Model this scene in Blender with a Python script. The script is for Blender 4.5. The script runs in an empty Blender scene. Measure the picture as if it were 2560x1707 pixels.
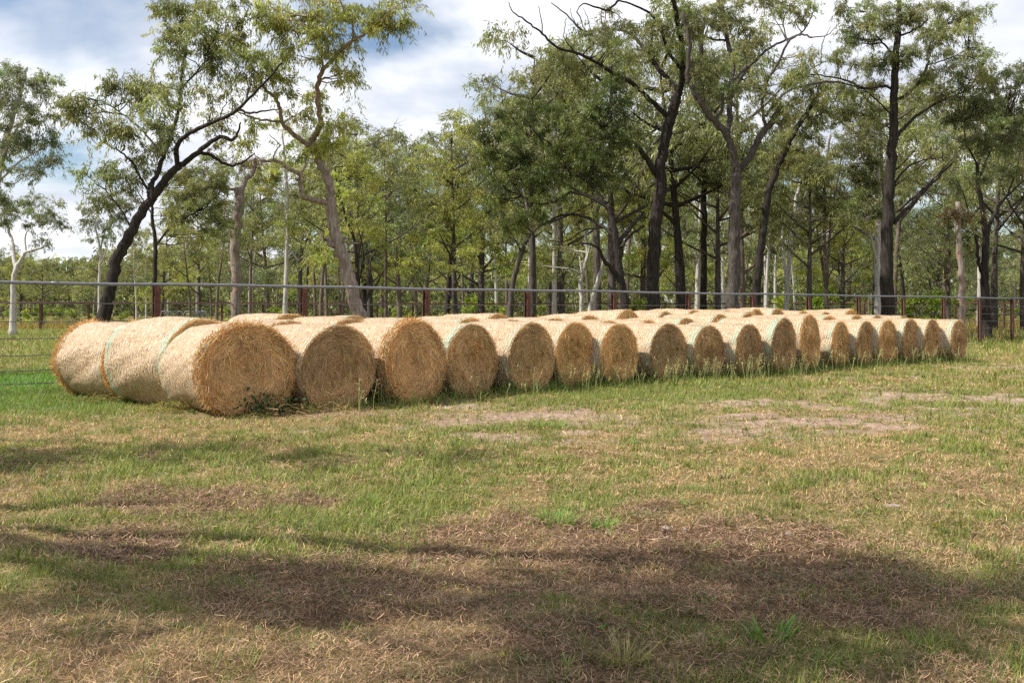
import bpy, math, random
import numpy as np
R = math.radians
# ---------------------------------------------------------------- camera, sky, sun, exposure
F, HC, HY = 2489.0, 1.43, 772.0          # focal length in photo pixels, eye height, horizon row
sc = bpy.context.scene
cam = bpy.data.cameras.new('camera'); co = bpy.data.objects.new('camera', cam)
sc.collection.objects.link(co); sc.camera = co
cam.lens = 35.0; cam.sensor_width = 36.0; cam.clip_end = 2000; cam.clip_start = 0.05
co.location = (0, 0, HC); co.rotation_euler = (R(90), 0, 0); cam.shift_y = -(853.5 - HY) / 2560.0
SUN_EL, SUN_DIR = 51.0, (-0.974, -0.225)   # the sun stands to the left, a little behind the viewer
w = bpy.data.worlds.new('World'); sc.world = w; w.use_nodes = True
nt = w.node_tree; nt.nodes.clear()
def N(tree, kind, **kw):
    n = tree.nodes.new(kind)
    for k, v in kw.items():
        if k.startswith('i_'): n.inputs[k[2:].replace('_', ' ')].default_value = v
        else: setattr(n, k, v)
    return n
def ramp(tree, stops, fac, interp='LINEAR'):
    r = tree.nodes.new('ShaderNodeValToRGB'); r.color_ramp.interpolation = interp
    while len(r.color_ramp.elements) < len(stops): r.color_ramp.elements.new(0.5)
    for e, (p, c) in zip(r.color_ramp.elements, stops):
        e.position = p; e.color = c if len(c) == 4 else (*c, 1)
    tree.links.new(fac, r.inputs[0]); return r
def math_n(tree, op, a, b=None, c=None):
    m = tree.nodes.new('ShaderNodeMath'); m.operation = op
    for i, v in enumerate((a, b, c)):
        if v is None: continue
        if isinstance(v, (int, float)): m.inputs[i].default_value = v
        else: tree.links.new(v, m.inputs[i])
    return m.outputs[0]
def mixc(tree, fac, a, b, mode='MIX'):
    m = tree.nodes.new('ShaderNodeMix'); m.data_type = 'RGBA'; m.blend_type = mode
    for s, v in ((0, fac), (6, a), (7, b)):
        if isinstance(v, (int, float)): m.inputs[s].default_value = v
        elif isinstance(v, tuple): m.inputs[s].default_value = v if len(v) == 4 else (*v, 1)
        else: tree.links.new(v, m.inputs[s])
    return m.outputs[2]
sky = N(nt, 'ShaderNodeTexSky', sky_type='NISHITA', sun_disc=False, sun_elevation=R(SUN_EL),
        sun_rotation=math.atan2(SUN_DIR[0], SUN_DIR[1]), air_density=1.0, dust_density=0.6, ozone_density=1.2)
tc = N(nt, 'ShaderNodeTexCoord')
sx = N(nt, 'ShaderNodeSeparateXYZ'); nt.links.new(tc.outputs['Generated'], sx.inputs[0])
zz = math_n(nt, 'ADD', math_n(nt, 'MAXIMUM', sx.outputs[2], 0.0), 0.22)
cx_ = math_n(nt, 'DIVIDE', sx.outputs[0], zz); cy_ = math_n(nt, 'DIVIDE', sx.outputs[1], zz)
cb = N(nt, 'ShaderNodeCombineXYZ'); nt.links.new(cx_, cb.inputs[0]); nt.links.new(cy_, cb.inputs[1])
CLOUD_OFF = (9.9, 0.7, 8.0)
mp = N(nt, 'ShaderNodeMapping'); mp.inputs['Location'].default_value = CLOUD_OFF
nt.links.new(cb.outputs[0], mp.inputs[0])
n1 = N(nt, 'ShaderNodeTexNoise', i_Scale=1.15, i_Detail=9.0, i_Roughness=0.52, i_Distortion=0.25)
nt.links.new(mp.outputs[0], n1.inputs['Vector'])
n2 = N(nt, 'ShaderNodeTexNoise', i_Scale=1.9, i_Detail=6.0, i_Roughness=0.5)
mp2 = N(nt, 'ShaderNodeMapping'); mp2.inputs['Location'].default_value = (7.3, 1.2, 0)
nt.links.new(cb.outputs[0], mp2.inputs[0]); nt.links.new(mp2.outputs[0], n2.inputs['Vector'])
cov = ramp(nt, [(0.405, (0, 0, 0)), (0.53, (1, 1, 1))], n1.outputs[0])
shade = ramp(nt, [(0.36, (0.61, 0.645, 0.73)), (0.56, (0.93, 0.94, 0.97))], n2.outputs[0])
b1 = N(nt, 'ShaderNodeBackground', i_Strength=0.085); nt.links.new(sky.outputs[0], b1.inputs[0])
b2 = N(nt, 'ShaderNodeBackground', i_Strength=0.82); nt.links.new(shade.outputs[0], b2.inputs[0])
mx = N(nt, 'ShaderNodeMixShader'); nt.links.new(cov.outputs[0], mx.inputs[0])
nt.links.new(b1.outputs[0], mx.inputs[1]); nt.links.new(b2.outputs[0], mx.inputs[2])
wo = N(nt, 'ShaderNodeOutputWorld'); nt.links.new(mx.outputs[0], wo.inputs[0])
sun = bpy.data.lights.new('sun', 'SUN'); so = bpy.data.objects.new('sun', sun); sc.collection.objects.link(so)
sun.energy = 4.8; sun.angle = R(0.55); sun.color = (1.0, 0.94, 0.84)
from mathutils import Vector
ce, se = math.cos(R(SUN_EL)), math.sin(R(SUN_EL))
so.rotation_euler = Vector((SUN_DIR[0] * ce, SUN_DIR[1] * ce, se)).to_track_quat('Z', 'Y').to_euler()
so.location = (-20, 5, 25)
vs = sc.view_settings; vs.view_transform = 'Standard'; vs.look = 'None'; vs.exposure = 0.66; vs.gamma = 1.0
vs.use_curve_mapping = False
cy = sc.cycles; cy.max_bounces = 8; cy.diffuse_bounces = 5; cy.glossy_bounces = 2; cy.transmission_bounces = 4
cy.transparent_max_bounces = 4; cy.caustics_reflective = False; cy.caustics_refractive = False
cy.use_denoising = False; cy.sample_clamp_indirect = 4.0

# ---------------------------------------------------------------- helpers
rng = np.random.default_rng(11); random.seed(11)
C = sc.collection
def at(px, py, Y):      # the point at distance Y that stands at photo pixel (px, py)
    return np.array(((px - 1280.0) / F * Y, Y, HC + (HY - py) / F * Y))
def ground_pt(px, py):
    Y = HC * F / (py - HY); return ((px - 1280.0) / F * Y, Y)
def hsh(ix, iy, s):
    n = np.sin(ix * 127.1 + iy * 311.7 + s * 74.7) * 43758.5453
    return n - np.floor(n)
def vn(x, y, s=0):
    ix, iy = np.floor(x), np.floor(y); fx, fy = x - ix, y - iy
    u, v = fx * fx * (3 - 2 * fx), fy * fy * (3 - 2 * fy)
    a, b = hsh(ix, iy, s), hsh(ix + 1, iy, s); c, d = hsh(ix, iy + 1, s), hsh(ix + 1, iy + 1, s)
    return a + (b - a) * u + (c - a) * v + (a - b - c + d) * u * v
def fbm(x, y, s=0, o=4):
    t, a, n = 0, 0.5, 0
    for i in range(o):
        t = t + a * vn(x, y, s + i); n += a; a *= 0.5; x, y = x * 2.03 + 5.1, y * 2.03 + 1.7
    return t / n
def sstep(a, b, x):
    t = np.clip((x - a) / (b - a), 0, 1); return t * t * (3 - 2 * t)
class MB:               # collects faces and links them as ONE mesh object
    def __init__(s): s.v = []; s.f3 = []; s.f4 = []; s.c = []; s.n = 0
    def add(s, V, f4=None, f3=None, col=None):
        V = np.asarray(V, float).reshape(-1, 3)
        if f4 is not None and len(f4): s.f4.append(np.asarray(f4, np.int64) + s.n)
        if f3 is not None and len(f3): s.f3.append(np.asarray(f3, np.int64) + s.n)
        cc = np.ones((len(V), 3)) if col is None else np.broadcast_to(np.asarray(col, float), (len(V), 3))
        s.v.append(V); s.c.append(cc); s.n += len(V)
    def mesh(s, name, mat, smooth=True, col=True):
        V = np.concatenate(s.v)
        f4 = np.concatenate(s.f4) if s.f4 else np.zeros((0, 4), np.int64)
        f3 = np.concatenate(s.f3) if s.f3 else np.zeros((0, 3), np.int64)
        me = bpy.data.meshes.new(name)
        me.vertices.add(len(V)); me.vertices.foreach_set('co', V.astype(np.float32).ravel())
        nl = f4.size + f3.size; me.loops.add(nl)
        me.loops.foreach_set('vertex_index', np.concatenate([f4.ravel(), f3.ravel()]).astype(np.int32))
        st = np.concatenate([np.arange(len(f4)) * 4, f4.size + np.arange(len(f3)) * 3]).astype(np.int32)
        me.polygons.add(len(st)); me.polygons.foreach_set('loop_start', st)
        me.polygons.foreach_set('loop_total', np.concatenate([np.full(len(f4), 4), np.full(len(f3), 3)]).astype(np.int32))
        me.polygons.foreach_set('use_smooth', np.full(len(st), bool(smooth)))
        if col:
            at_ = me.attributes.new('col', 'FLOAT_COLOR', 'POINT')
            cc = np.ones((len(V), 4), np.float32); cc[:, :3] = np.concatenate(s.c); at_.data.foreach_set('color', cc.ravel())
        me.materials.append(mat); me.update(calc_edges=True)
        return me
    def build(s, name, mat, parent=None, smooth=True, col=True):
        return link(name, s.mesh(name, mat, smooth, col), parent)
def link(name, me, parent=None):
    o = bpy.data.objects.new(name, me); C.objects.link(o); o.parent = parent; return o
def tag(o, label, cat, group=None, kind=None):
    o['label'] = label; o['category'] = cat
    if group: o['group'] = group
    if kind: o['kind'] = kind
    return o
def struct(o): o['kind'] = 'structure'; return o
def stuff(o, label, cat): return tag(o, label, cat, None, 'stuff')
def empty(name, loc, rz=0.0):
    o = bpy.data.objects.new(name, None); C.objects.link(o); o.location = loc; o.rotation_euler = (0, 0, rz)
    o.empty_display_size = 0.2; return o
def copy_tree(src, loc, rz, scale):
    r = src.copy(); C.objects.link(r); r.location = loc; r.rotation_euler = (0, 0, rz); r.scale = scale
    for ch in list(src.children):
        c = ch.copy(); C.objects.link(c); c.parent = r
    return r
def norm(a): return a / np.maximum(np.linalg.norm(a, axis=-1, keepdims=True), 1e-9)
def catmull(P, k=4):
    P = np.asarray(P, float)
    if len(P) < 3: return np.array([P[0] + (P[-1] - P[0]) * t for t in np.linspace(0, 1, k + 1)])
    Q = np.vstack([2 * P[0] - P[1], P, 2 * P[-1] - P[-2]]); out = []
    for i in range(1, len(Q) - 2):
        for t in np.arange(k) / k:
            a, b, c, d = Q[i - 1], Q[i], Q[i + 1], Q[i + 2]
            out.append(0.5 * (2 * b + (c - a) * t + (2 * a - 5 * b + 4 * c - d) * t * t + (3 * b - a - 3 * c + d) * t ** 3))
    out.append(P[-1]); return np.array(out)
def tube(mb, P, rad, sides=8, rough=0.0, cap=True, col=None):
    P = np.asarray(P, float); n = len(P); rad = np.broadcast_to(np.asarray(rad, float), (n,))
    T = norm(np.gradient(P, axis=0)); u = np.cross(T[0], (0.31, 0.92, 0.13)); u /= np.linalg.norm(u)
    V = []; ph = np.linspace(0, 2 * np.pi, sides, endpoint=False)
    lob = 1 + rough * rng.uniform(-1, 1, sides)
    for i in range(n):
        u = u - T[i] * np.dot(u, T[i]); u /= np.linalg.norm(u); v = np.cross(T[i], u)
        rr = rad[i] * (lob + rough * 0.5 * rng.uniform(-1, 1, sides))
        V.append(P[i] + rr[:, None] * (np.cos(ph)[:, None] * u + np.sin(ph)[:, None] * v))
    V = np.concatenate(V); a = np.arange(sides); b = (a + 1) % sides
    f = np.concatenate([np.stack([i * sides + a, i * sides + b, (i + 1) * sides + b, (i + 1) * sides + a], 1) for i in range(n - 1)])
    f3 = None
    if cap:
        V = np.vstack([V, P[-1:], P[:1]]); k = (n - 1) * sides
        f3 = np.concatenate([np.stack([k + a, k + b, np.full(sides, n * sides)], 1), np.stack([b, a, np.full(sides, n * sides + 1)], 1)])
    mb.add(V, f, f3, col)
def box(mb, c, s, rz=0.0, col=None):
    x, y, z = np.array(s) / 2; V = np.array([(i, j, k) for i in (-x, x) for j in (-y, y) for k in (-z, z)])
    cr, sr = math.cos(rz), math.sin(rz); V = np.stack([V[:, 0] * cr - V[:, 1] * sr, V[:, 0] * sr + V[:, 1] * cr, V[:, 2]], 1) + np.array(c)
    mb.add(V, [(0, 1, 3, 2), (4, 6, 7, 5), (0, 4, 5, 1), (2, 3, 7, 6), (0, 2, 6, 4), (1, 5, 7, 3)], None, col)
def leaves(mb, P, D, L, Wd, col):        # one folded four-cornered leaf per point
    n = len(P); D = norm(D); A = norm(np.cross(D, rng.normal(size=(n, 3)))); Nn = np.cross(D, A)
    m = P + D * (L * 0.42)[:, None] + Nn * (L * 0.05)[:, None]
    V = np.stack([P, m + A * (Wd / 2)[:, None], P + D * L[:, None], m - A * (Wd / 2)[:, None]], 1).reshape(-1, 3)
    mb.add(V, np.arange(4 * n).reshape(-1, 4), None, np.repeat(col, 4, 0))
def ribbons(mb, P, D, U, L, Wd, bend, col, seg=2):   # grass blades and straws: base P, heading D, bending towards U
    n = len(P); D = norm(D); A = norm(np.cross(D, U + 1e-4)); rows = []
    ts = np.linspace(0, 1, seg + 1)
    for i, t in enumerate(ts):
        ctr = P + D * (L * t)[:, None] + U * (bend * L * t * t)[:, None]
        wd = Wd * (1 - t ** 1.6) * 0.5
        if i < seg: rows += [ctr - A * wd[:, None], ctr + A * wd[:, None]]
        else: rows += [ctr]
    k = 2 * seg + 1; V = np.stack(rows, 1).reshape(-1, 3); b = np.arange(n)[:, None] * k
    f4 = np.concatenate([b + np.array([[2 * i, 2 * i + 1, 2 * i + 3, 2 * i + 2]]) for i in range(seg - 1)]) if seg > 1 else None
    f3 = b + np.array([[2 * seg - 2, 2 * seg - 1, 2 * seg]])
    mb.add(V, f4, f3, np.repeat(col, k, 0))
def strips(mb, pts, Wd, Nrm, col):       # pts (n, k, 3) centre lines, flat ribbons facing Nrm
    n, k, _ = pts.shape; T = norm(np.gradient(pts, axis=1)); A = norm(np.cross(T, Nrm[:, None, :]))
    wd = (Wd[:, None] * np.linspace(1, 0.5, k)[None, :] / 2)[..., None]
    V = np.stack([pts - A * wd, pts + A * wd], 2).reshape(-1, 3); b = np.arange(n)[:, None] * (2 * k)
    f4 = np.concatenate([b + np.array([[2 * i, 2 * i + 1, 2 * i + 3, 2 * i + 2]]) for i in range(k - 1)])
    mb.add(V, f4, None, np.repeat(col, 2 * k, 0))
def jit(col, n, v=0.15, h=0.06):
    c = np.asarray(col, float)[None, :] * np.exp(rng.normal(0, v, (n, 1))) * np.exp(rng.normal(0, h, (n, 3)))
    return np.clip(c, 0.004, 0.9)

# ---------------------------------------------------------------- materials
def new_mat(name):
    m = bpy.data.materials.new(name); m.use_nodes = True; m.node_tree.nodes.clear(); return m, m.node_tree
def finish(t, sh):
    o = t.nodes.new('ShaderNodeOutputMaterial'); t.links.new(sh, o.inputs[0])
def bump(t, h, dist, strength=1.0):
    b = t.nodes.new('ShaderNodeBump'); b.inputs['Strength'].default_value = strength; b.inputs['Distance'].default_value = dist
    t.links.new(h, b.inputs['Height']); return b.outputs[0]
def blade_mat(name, trans, rough=0.5, spec=0.3, tint=(1.15, 1.25, 0.6), vary=False):
    m, t = new_mat(name); a = N(t, 'ShaderNodeAttribute', attribute_name='col')
    p = N(t, 'ShaderNodeBsdfPrincipled', i_Roughness=rough); p.inputs['Specular IOR Level'].default_value = spec
    colr = a.outputs['Color']
    if vary: oe = N(t, 'ShaderNodeObjectInfo'); colr = mixc(t, 1.0, colr, ramp(t, [(0.0, (0.80, 0.80, 0.84)), (0.5, (1, 1, 1)), (1.0, (1.12, 1.10, 1.02))], oe.outputs['Random']).outputs[0], 'MULTIPLY')
    t.links.new(colr, p.inputs['Base Color'])
    if trans <= 0: finish(t, p.outputs[0]); return m
    tr = N(t, 'ShaderNodeBsdfTranslucent'); t.links.new(mixc(t, 1.0, colr, tint, 'MULTIPLY'), tr.inputs[0])
    mx = N(t, 'ShaderNodeMixShader'); mx.inputs[0].default_value = trans
    t.links.new(p.outputs[0], mx.inputs[1]); t.links.new(tr.outputs[0], mx.inputs[2]); finish(t, mx.outputs[0]); return m
M_leaf = blade_mat('eucalypt_leaf', 0.5, 0.40, 0.5, (1.32, 1.32, 0.72))
M_grass = blade_mat('grass_blade', 0.3, 0.55, 0.3)
M_haystraw = blade_mat('hay_straw', 0.12, 0.6, 0.25, (1.1, 0.95, 0.7), True)
M_straw = blade_mat('straw', 0.12, 0.6, 0.25, (1.1, 0.95, 0.7))
def bark_mat(name, c0, c1, c2, fis=1.0, sc_=1.0):
    m, t = new_mat(name); tc = N(t, 'ShaderNodeTexCoord')
    mp = N(t, 'ShaderNodeMapping'); mp.inputs['Scale'].default_value = (9 * sc_, 9 * sc_, 1.1 * sc_); t.links.new(tc.outputs['Object'], mp.inputs[0])
    n1 = N(t, 'ShaderNodeTexNoise', i_Scale=1.6, i_Detail=7.0, i_Roughness=0.62, i_Distortion=0.6); t.links.new(mp.outputs[0], n1.inputs['Vector'])
    n2 = N(t, 'ShaderNodeTexNoise', i_Scale=2.1, i_Detail=6.0, i_Roughness=0.65); t.links.new(tc.outputs['Object'], n2.inputs['Vector'])
    r1 = ramp(t, [(0.38, c0), (0.62, c1)], n1.outputs[0]); r2 = ramp(t, [(0.5, (0, 0, 0)), (0.68, (1, 1, 1))], n2.outputs[0])
    c = mixc(t, r2.outputs[0], r1.outputs[0], c2)
    p = N(t, 'ShaderNodeBsdfPrincipled', i_Roughness=0.9); p.inputs['Specular IOR Level'].default_value = 0.15
    t.links.new(c, p.inputs['Base Color']); t.links.new(bump(t, n1.outputs[0], 0.05 * fis, 0.9), p.inputs['Normal']); finish(t, p.outputs[0]); return m
B_black = bark_mat('ironbark', (0.018, 0.015, 0.013), (0.055, 0.045, 0.038), (0.032, 0.026, 0.022), 1.2)
B_grey = bark_mat('grey_bark', (0.045, 0.037, 0.033), (0.125, 0.105, 0.095), (0.08, 0.066, 0.06), 1.0)
B_brown = bark_mat('brown_bark', (0.08, 0.062, 0.052), (0.2, 0.16, 0.135), (0.15, 0.10, 0.075), 0.8)
B_stump = bark_mat('weathered_bark', (0.15, 0.12, 0.10), (0.3, 0.25, 0.215), (0.24, 0.13, 0.085), 0.7)
B_pink = bark_mat('smooth_pinkish_bark', (0.16, 0.115, 0.09), (0.36, 0.29, 0.245), (0.20, 0.145, 0.115), 0.4)
B_white = bark_mat('white_gum_bark', (0.33, 0.3, 0.28), (0.56, 0.53, 0.50), (0.45, 0.42, 0.39), 0.15)

# ---------------------------------------------------------------- ground and its patches
def E(px0, py0, px1, py1, wgt=1.0):     # a patch of ground, from the photo's corners to metres
    cxp, cyp = (px0 + px1) / 2, (py0 + py1) / 2; X, Y = ground_pt(cxp, cyp)
    Ya, Yb = HC * F / (py0 - HY), HC * F / (py1 - HY)
    return (X, Y if False else (Ya + Yb) / 2, (px1 - px0) / 2 / F * Y, abs(Ya - Yb) / 2, wgt)
GREEN = [E(-400, 900, 720, 1065, 1.0), E(1100, 930, 1950, 1010, 0.75), E(600, 1195, 1130, 1370, 0.62), E(1000, 1040, 1500, 1200, 0.45),
         E(-200, 1100, 700, 1215, 0.45), E(1300, 1220, 1580, 1345, 0.7), E(2250, 980, 2700, 1040, 0.6), E(-100, 1370, 520, 1470, 0.35), E(1900, 1180, 2300, 1240, 0.3),
         E(1250, 1520, 1700, 1620, 0.4), E(1700, 1560, 2400, 1680, 0.35)]
DRY = [E(-100, 1010, 900, 1130, 0.6), E(1500, 1100, 2700, 1350, 0.8), E(-200, 1480, 700, 1720, 0.6), E(-200, 1250, 420, 1400, 0.4), E(1100, 1110, 1800, 1230, 0.5), E(2300, 850, 2900, 960, .6)]
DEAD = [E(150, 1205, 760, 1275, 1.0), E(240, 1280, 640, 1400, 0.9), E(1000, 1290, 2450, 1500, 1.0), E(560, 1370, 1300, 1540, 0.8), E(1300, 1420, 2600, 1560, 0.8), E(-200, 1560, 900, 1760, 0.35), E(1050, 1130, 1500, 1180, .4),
        E(700, 1500, 1900, 1760, 0.55), E(1500, 1240, 1760, 1300, 0.7), E(-300, 1130, 420, 1190, 0.45), E(1900, 1640, 2700, 1760, 0.4)]
SOIL = [E(1040, 1015, 1600, 1120, 0.9), E(1780, 990, 2260, 1090, 0.9), E(2150, 965, 2700, 1030, 0.8), E(1350, 1060, 2100, 1115, 0.5), E(380, 1015, 1150, 1045, .35), E(2380, 890, 2700, 960, .45)]
def masks(x, y):
    wx = x + 0.9 * (fbm(x * 0.8, y * 0.8, 31, 3) - 0.5) * (1 + y * 0.06); wy = y + 0.9 * (fbm(x * 0.8, y * 0.8, 47, 3) - 0.5) * (1 + y * 0.06)
    out = []
    for L in (GREEN, DRY, DEAD, SOIL):
        m = np.zeros_like(x)
        for (cx, cy_, rx, ry, wg) in L:
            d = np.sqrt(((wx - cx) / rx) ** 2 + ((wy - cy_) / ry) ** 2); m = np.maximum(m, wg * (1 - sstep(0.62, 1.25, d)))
        out.append(m)
    g, d, b, s = out
    nz = fbm(x * 1.3, y * 1.3, 3, 4); nf = fbm(x * 4.5, y * 4.5, 9, 3)
    far = sstep(20, 32, y)
    green = np.clip(0.46 + 0.5 * g - 0.30 * d - 0.30 * b + 1.1 * (nz - 0.5) + 0.15 * far, 0.02, 1)
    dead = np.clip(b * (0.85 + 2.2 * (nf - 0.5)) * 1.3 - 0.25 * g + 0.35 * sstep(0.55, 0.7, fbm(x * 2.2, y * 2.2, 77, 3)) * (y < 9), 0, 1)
    soil = np.clip(s * (0.3 + 3.4 * (fbm(x * 1.3, y * 2.6, 21, 3) - 0.42) + 2.4 * (fbm(x * 6, y * 6, 29, 3) - 0.5)) * 1.5 + 0.6 * sstep(0.62, 0.72, nz) * (y < 26) * (y > 10) * (1 - g), 0, 1)
    return green, dead, soil
def lush_at(x, y): return np.maximum(np.exp(-((x + 9.8) / 2.4) ** 4 - ((y - 18.8) / 3.4) ** 2), 0.6 * np.exp(-((x + 7.6) / 2.2) ** 2 - ((y - 14.6) / 1.5) ** 2))
def gz(x, y): return 0.06 * (fbm(x * 0.55, y * 0.55, 5, 3) - 0.5) + 0.085 * (fbm(x * 2.9, y * 2.9, 6, 4) - 0.5)
xs = np.concatenate([np.linspace(-900, -60, 22), np.linspace(-58, -16, 30), np.arange(-15, 20, 0.13), np.linspace(20.5, 60, 28), np.linspace(62, 900, 22)])
ys = np.concatenate([np.linspace(-400, -6, 14), np.linspace(-5, 2.5, 12), np.arange(2.6, 32, 0.13), np.linspace(32.3, 80, 90), np.linspace(82, 1200, 26)])
gx, gy = np.meshgrid(xs, ys); gx, gy = gx.ravel(), gy.ravel()
g_, d_, s_ = masks(gx, gy)
nx, ny = len(xs), len(ys); ii = (np.arange(ny - 1)[:, None] * nx + np.arange(nx - 1)[None, :]).ravel()
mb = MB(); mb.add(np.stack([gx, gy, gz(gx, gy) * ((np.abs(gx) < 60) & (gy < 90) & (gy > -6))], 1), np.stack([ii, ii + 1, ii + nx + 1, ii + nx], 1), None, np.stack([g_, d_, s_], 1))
m, t = new_mat('paddock_soil'); a = N(t, 'ShaderNodeAttribute', attribute_name='col'); sp = N(t, 'ShaderNodeSeparateColor'); t.links.new(a.outputs['Color'], sp.inputs[0])
tcg = N(t, 'ShaderNodeTexCoord')
nA = N(t, 'ShaderNodeTexNoise', i_Scale=34.0, i_Detail=6.0, i_Roughness=0.7); t.links.new(tcg.outputs['Object'], nA.inputs['Vector'])
nB = N(t, 'ShaderNodeTexNoise', i_Scale=7.0, i_Detail=5.0, i_Roughness=0.6); t.links.new(tcg.outputs['Object'], nB.inputs['Vector'])
gcol = ramp(t, [(0.3, (0.05, 0.075, 0.02)), (0.55, (0.14, 0.17, 0.05)), (0.75, (0.25, 0.235, 0.09))], nA.outputs[0])
dcol = ramp(t, [(0.3, (0.10, 0.07, 0.035)), (0.55, (0.22, 0.16, 0.075)), (0.75, (0.34, 0.26, 0.13))], nA.outputs[0])
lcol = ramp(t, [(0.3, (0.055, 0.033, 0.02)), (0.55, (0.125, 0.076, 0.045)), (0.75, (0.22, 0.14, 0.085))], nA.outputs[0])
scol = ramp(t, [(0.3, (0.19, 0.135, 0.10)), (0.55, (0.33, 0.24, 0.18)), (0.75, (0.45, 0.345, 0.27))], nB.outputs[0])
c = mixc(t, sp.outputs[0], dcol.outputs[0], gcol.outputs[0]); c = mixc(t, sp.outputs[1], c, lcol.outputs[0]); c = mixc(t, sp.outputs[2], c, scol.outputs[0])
p = N(t, 'ShaderNodeBsdfPrincipled', i_Roughness=0.95); p.inputs['Specular IOR Level'].default_value = 0.1
t.links.new(c, p.inputs['Base Color']); t.links.new(bump(t, nA.outputs[0], 0.03, 0.8), p.inputs['Normal']); finish(t, p.outputs[0])
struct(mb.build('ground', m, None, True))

# ---------------------------------------------------------------- grass (nobody could count it)
def spread(y0, y1, dens, mx=1.2):
    n = int(dens * ((0.56 * (y0 + y1) / 2 + mx) * 2) * (y1 - y0)); u = rng.uniform(size=n)
    y = y0 + (y1 - y0) * u; keep = rng.uniform(size=n) < (0.56 * y + mx) / (0.56 * y1 + mx); y = y[keep]
    return rng.uniform(-1, 1, len(y)) * (0.56 * y + mx), y
gm, lm = MB(), MB()
for (y0, y1, dens, hh, ww, seg) in ((3.3, 5.5, 5200, 0.036, 0.0042, 2), (5.5, 8, 3800, 0.040, 0.0055, 2), (8, 12, 2300, 0.045, 0.0075, 2), (12, 18, 1100, 0.05, 0.011, 1),
                                    (18, 30, 520, 0.065, 0.018, 1), (30, 66, 95, 0.12, 0.035, 1)):
    x, y = spread(y0, y1, dens); g, d, s = masks(x, y)
    tall = 0.7 + 0.9 * fbm(x * 1.7, y * 1.7, 61, 3) + 0.5 * g
    keep = rng.uniform(size=len(x)) < (1 - 0.72 * d) * (1 - 0.9 * s); x, y, g, d, tall = x[keep], y[keep], g[keep], d[keep], tall[keep]
    n = len(x); isg = rng.uniform(size=n) < sstep(0.18, 0.82, g + 1.9 * (fbm(x * 5.5, y * 5.5, 88, 3) - 0.5))
    lush = fbm(x * 0.9, y * 0.9, 15, 3)[:, None]
    cg = jit((0.158, 0.185, 0.046), n, 0.27) * (0.75 + 0.5 * lush) + np.array([0.09, 0.07, 0.012]) * rng.uniform(0, 1, (n, 1)) ** 2
    cd = jit((0.44, 0.325, 0.165), n, 0.36) * (1 - rng.uniform(0, 0.35, (n, 1)) * np.array([0.7, 1.0, 1.0]))
    lu = lush_at(x, y); isg |= rng.uniform(size=n) < lu * 1.2; cg = cg * (1 - 0.85 * lu[:, None]) + np.array([0.10, 0.235, 0.03]) * 0.85 * lu[:, None]
    col = np.where(isg[:, None], cg, cd)
    th = rng.uniform(0, 2 * np.pi, n); lean = np.where(isg, rng.uniform(0.15, 0.9, n), rng.uniform(0.3, 1.7, n))
    D = np.stack([np.cos(th) * lean, np.sin(th) * lean, np.ones(n)], 1)
    U = np.stack([np.cos(th), np.sin(th), -0.5 * np.ones(n)], 1)
    L = hh * tall * rng.uniform(0.4, 1.35, n) * np.where(isg, 1.0, 0.62)
    ribbons(gm, np.stack([x, y, gz(x, y) - 0.004], 1), D, U, L * 1.35, ww * rng.uniform(0.6, 1.4, n), rng.uniform(0, 0.5, n), col, seg)
for (y0, y1, dens, ll, ww) in ((3.3, 5.5, 6500, 0.052, 0.0026), (5.5, 8.5, 3400, 0.06, 0.004), (8.5, 14, 850, 0.075, 0.007), (14, 26, 130, 0.11, 0.012)):
    x, y = spread(y0, y1, dens); g, d, s = masks(x, y)
    keep = rng.uniform(size=len(x)) < 0.18 + 0.95 * d + 0.25 * s; x, y, d = x[keep], y[keep], d[keep]; n = len(x)
    th = rng.uniform(0, 2 * np.pi, n); th2 = th + rng.normal(0, 0.6, n); L = ll * rng.uniform(0.35, 1.5, n); k = 4; ts = np.linspace(0, 1, k)
    tt = th[:, None] + (th2 - th)[:, None] * ts; dx = np.cumsum(np.cos(tt), 1) / k * L[:, None]; dy = np.cumsum(np.sin(tt), 1) / k * L[:, None]
    z = gz(x, y)[:, None] + 0.006 + rng.uniform(0, 0.034, (n, 1)) * (0.4 + 1.2 * fbm(x * 5, y * 5, 19, 2)[:, None]) + rng.uniform(-0.018, 0.028, (n, 1)) * ts
    pts = np.stack([x[:, None] + dx, y[:, None] + dy, z], 2)
    red = rng.uniform(size=(n, 1)); col = jit((0.245, 0.15, 0.088), n, 0.42) * (1 - 0.25 * d[:, None]) + red ** 5 * np.array([0.26, 0.20, 0.145])
    strips(lm, pts, ww * rng.uniform(0.6, 1.5, n), norm(np.stack([rng.normal(0, .45, n), rng.normal(0, .45, n), np.ones(n)], 1)), col)
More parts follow.
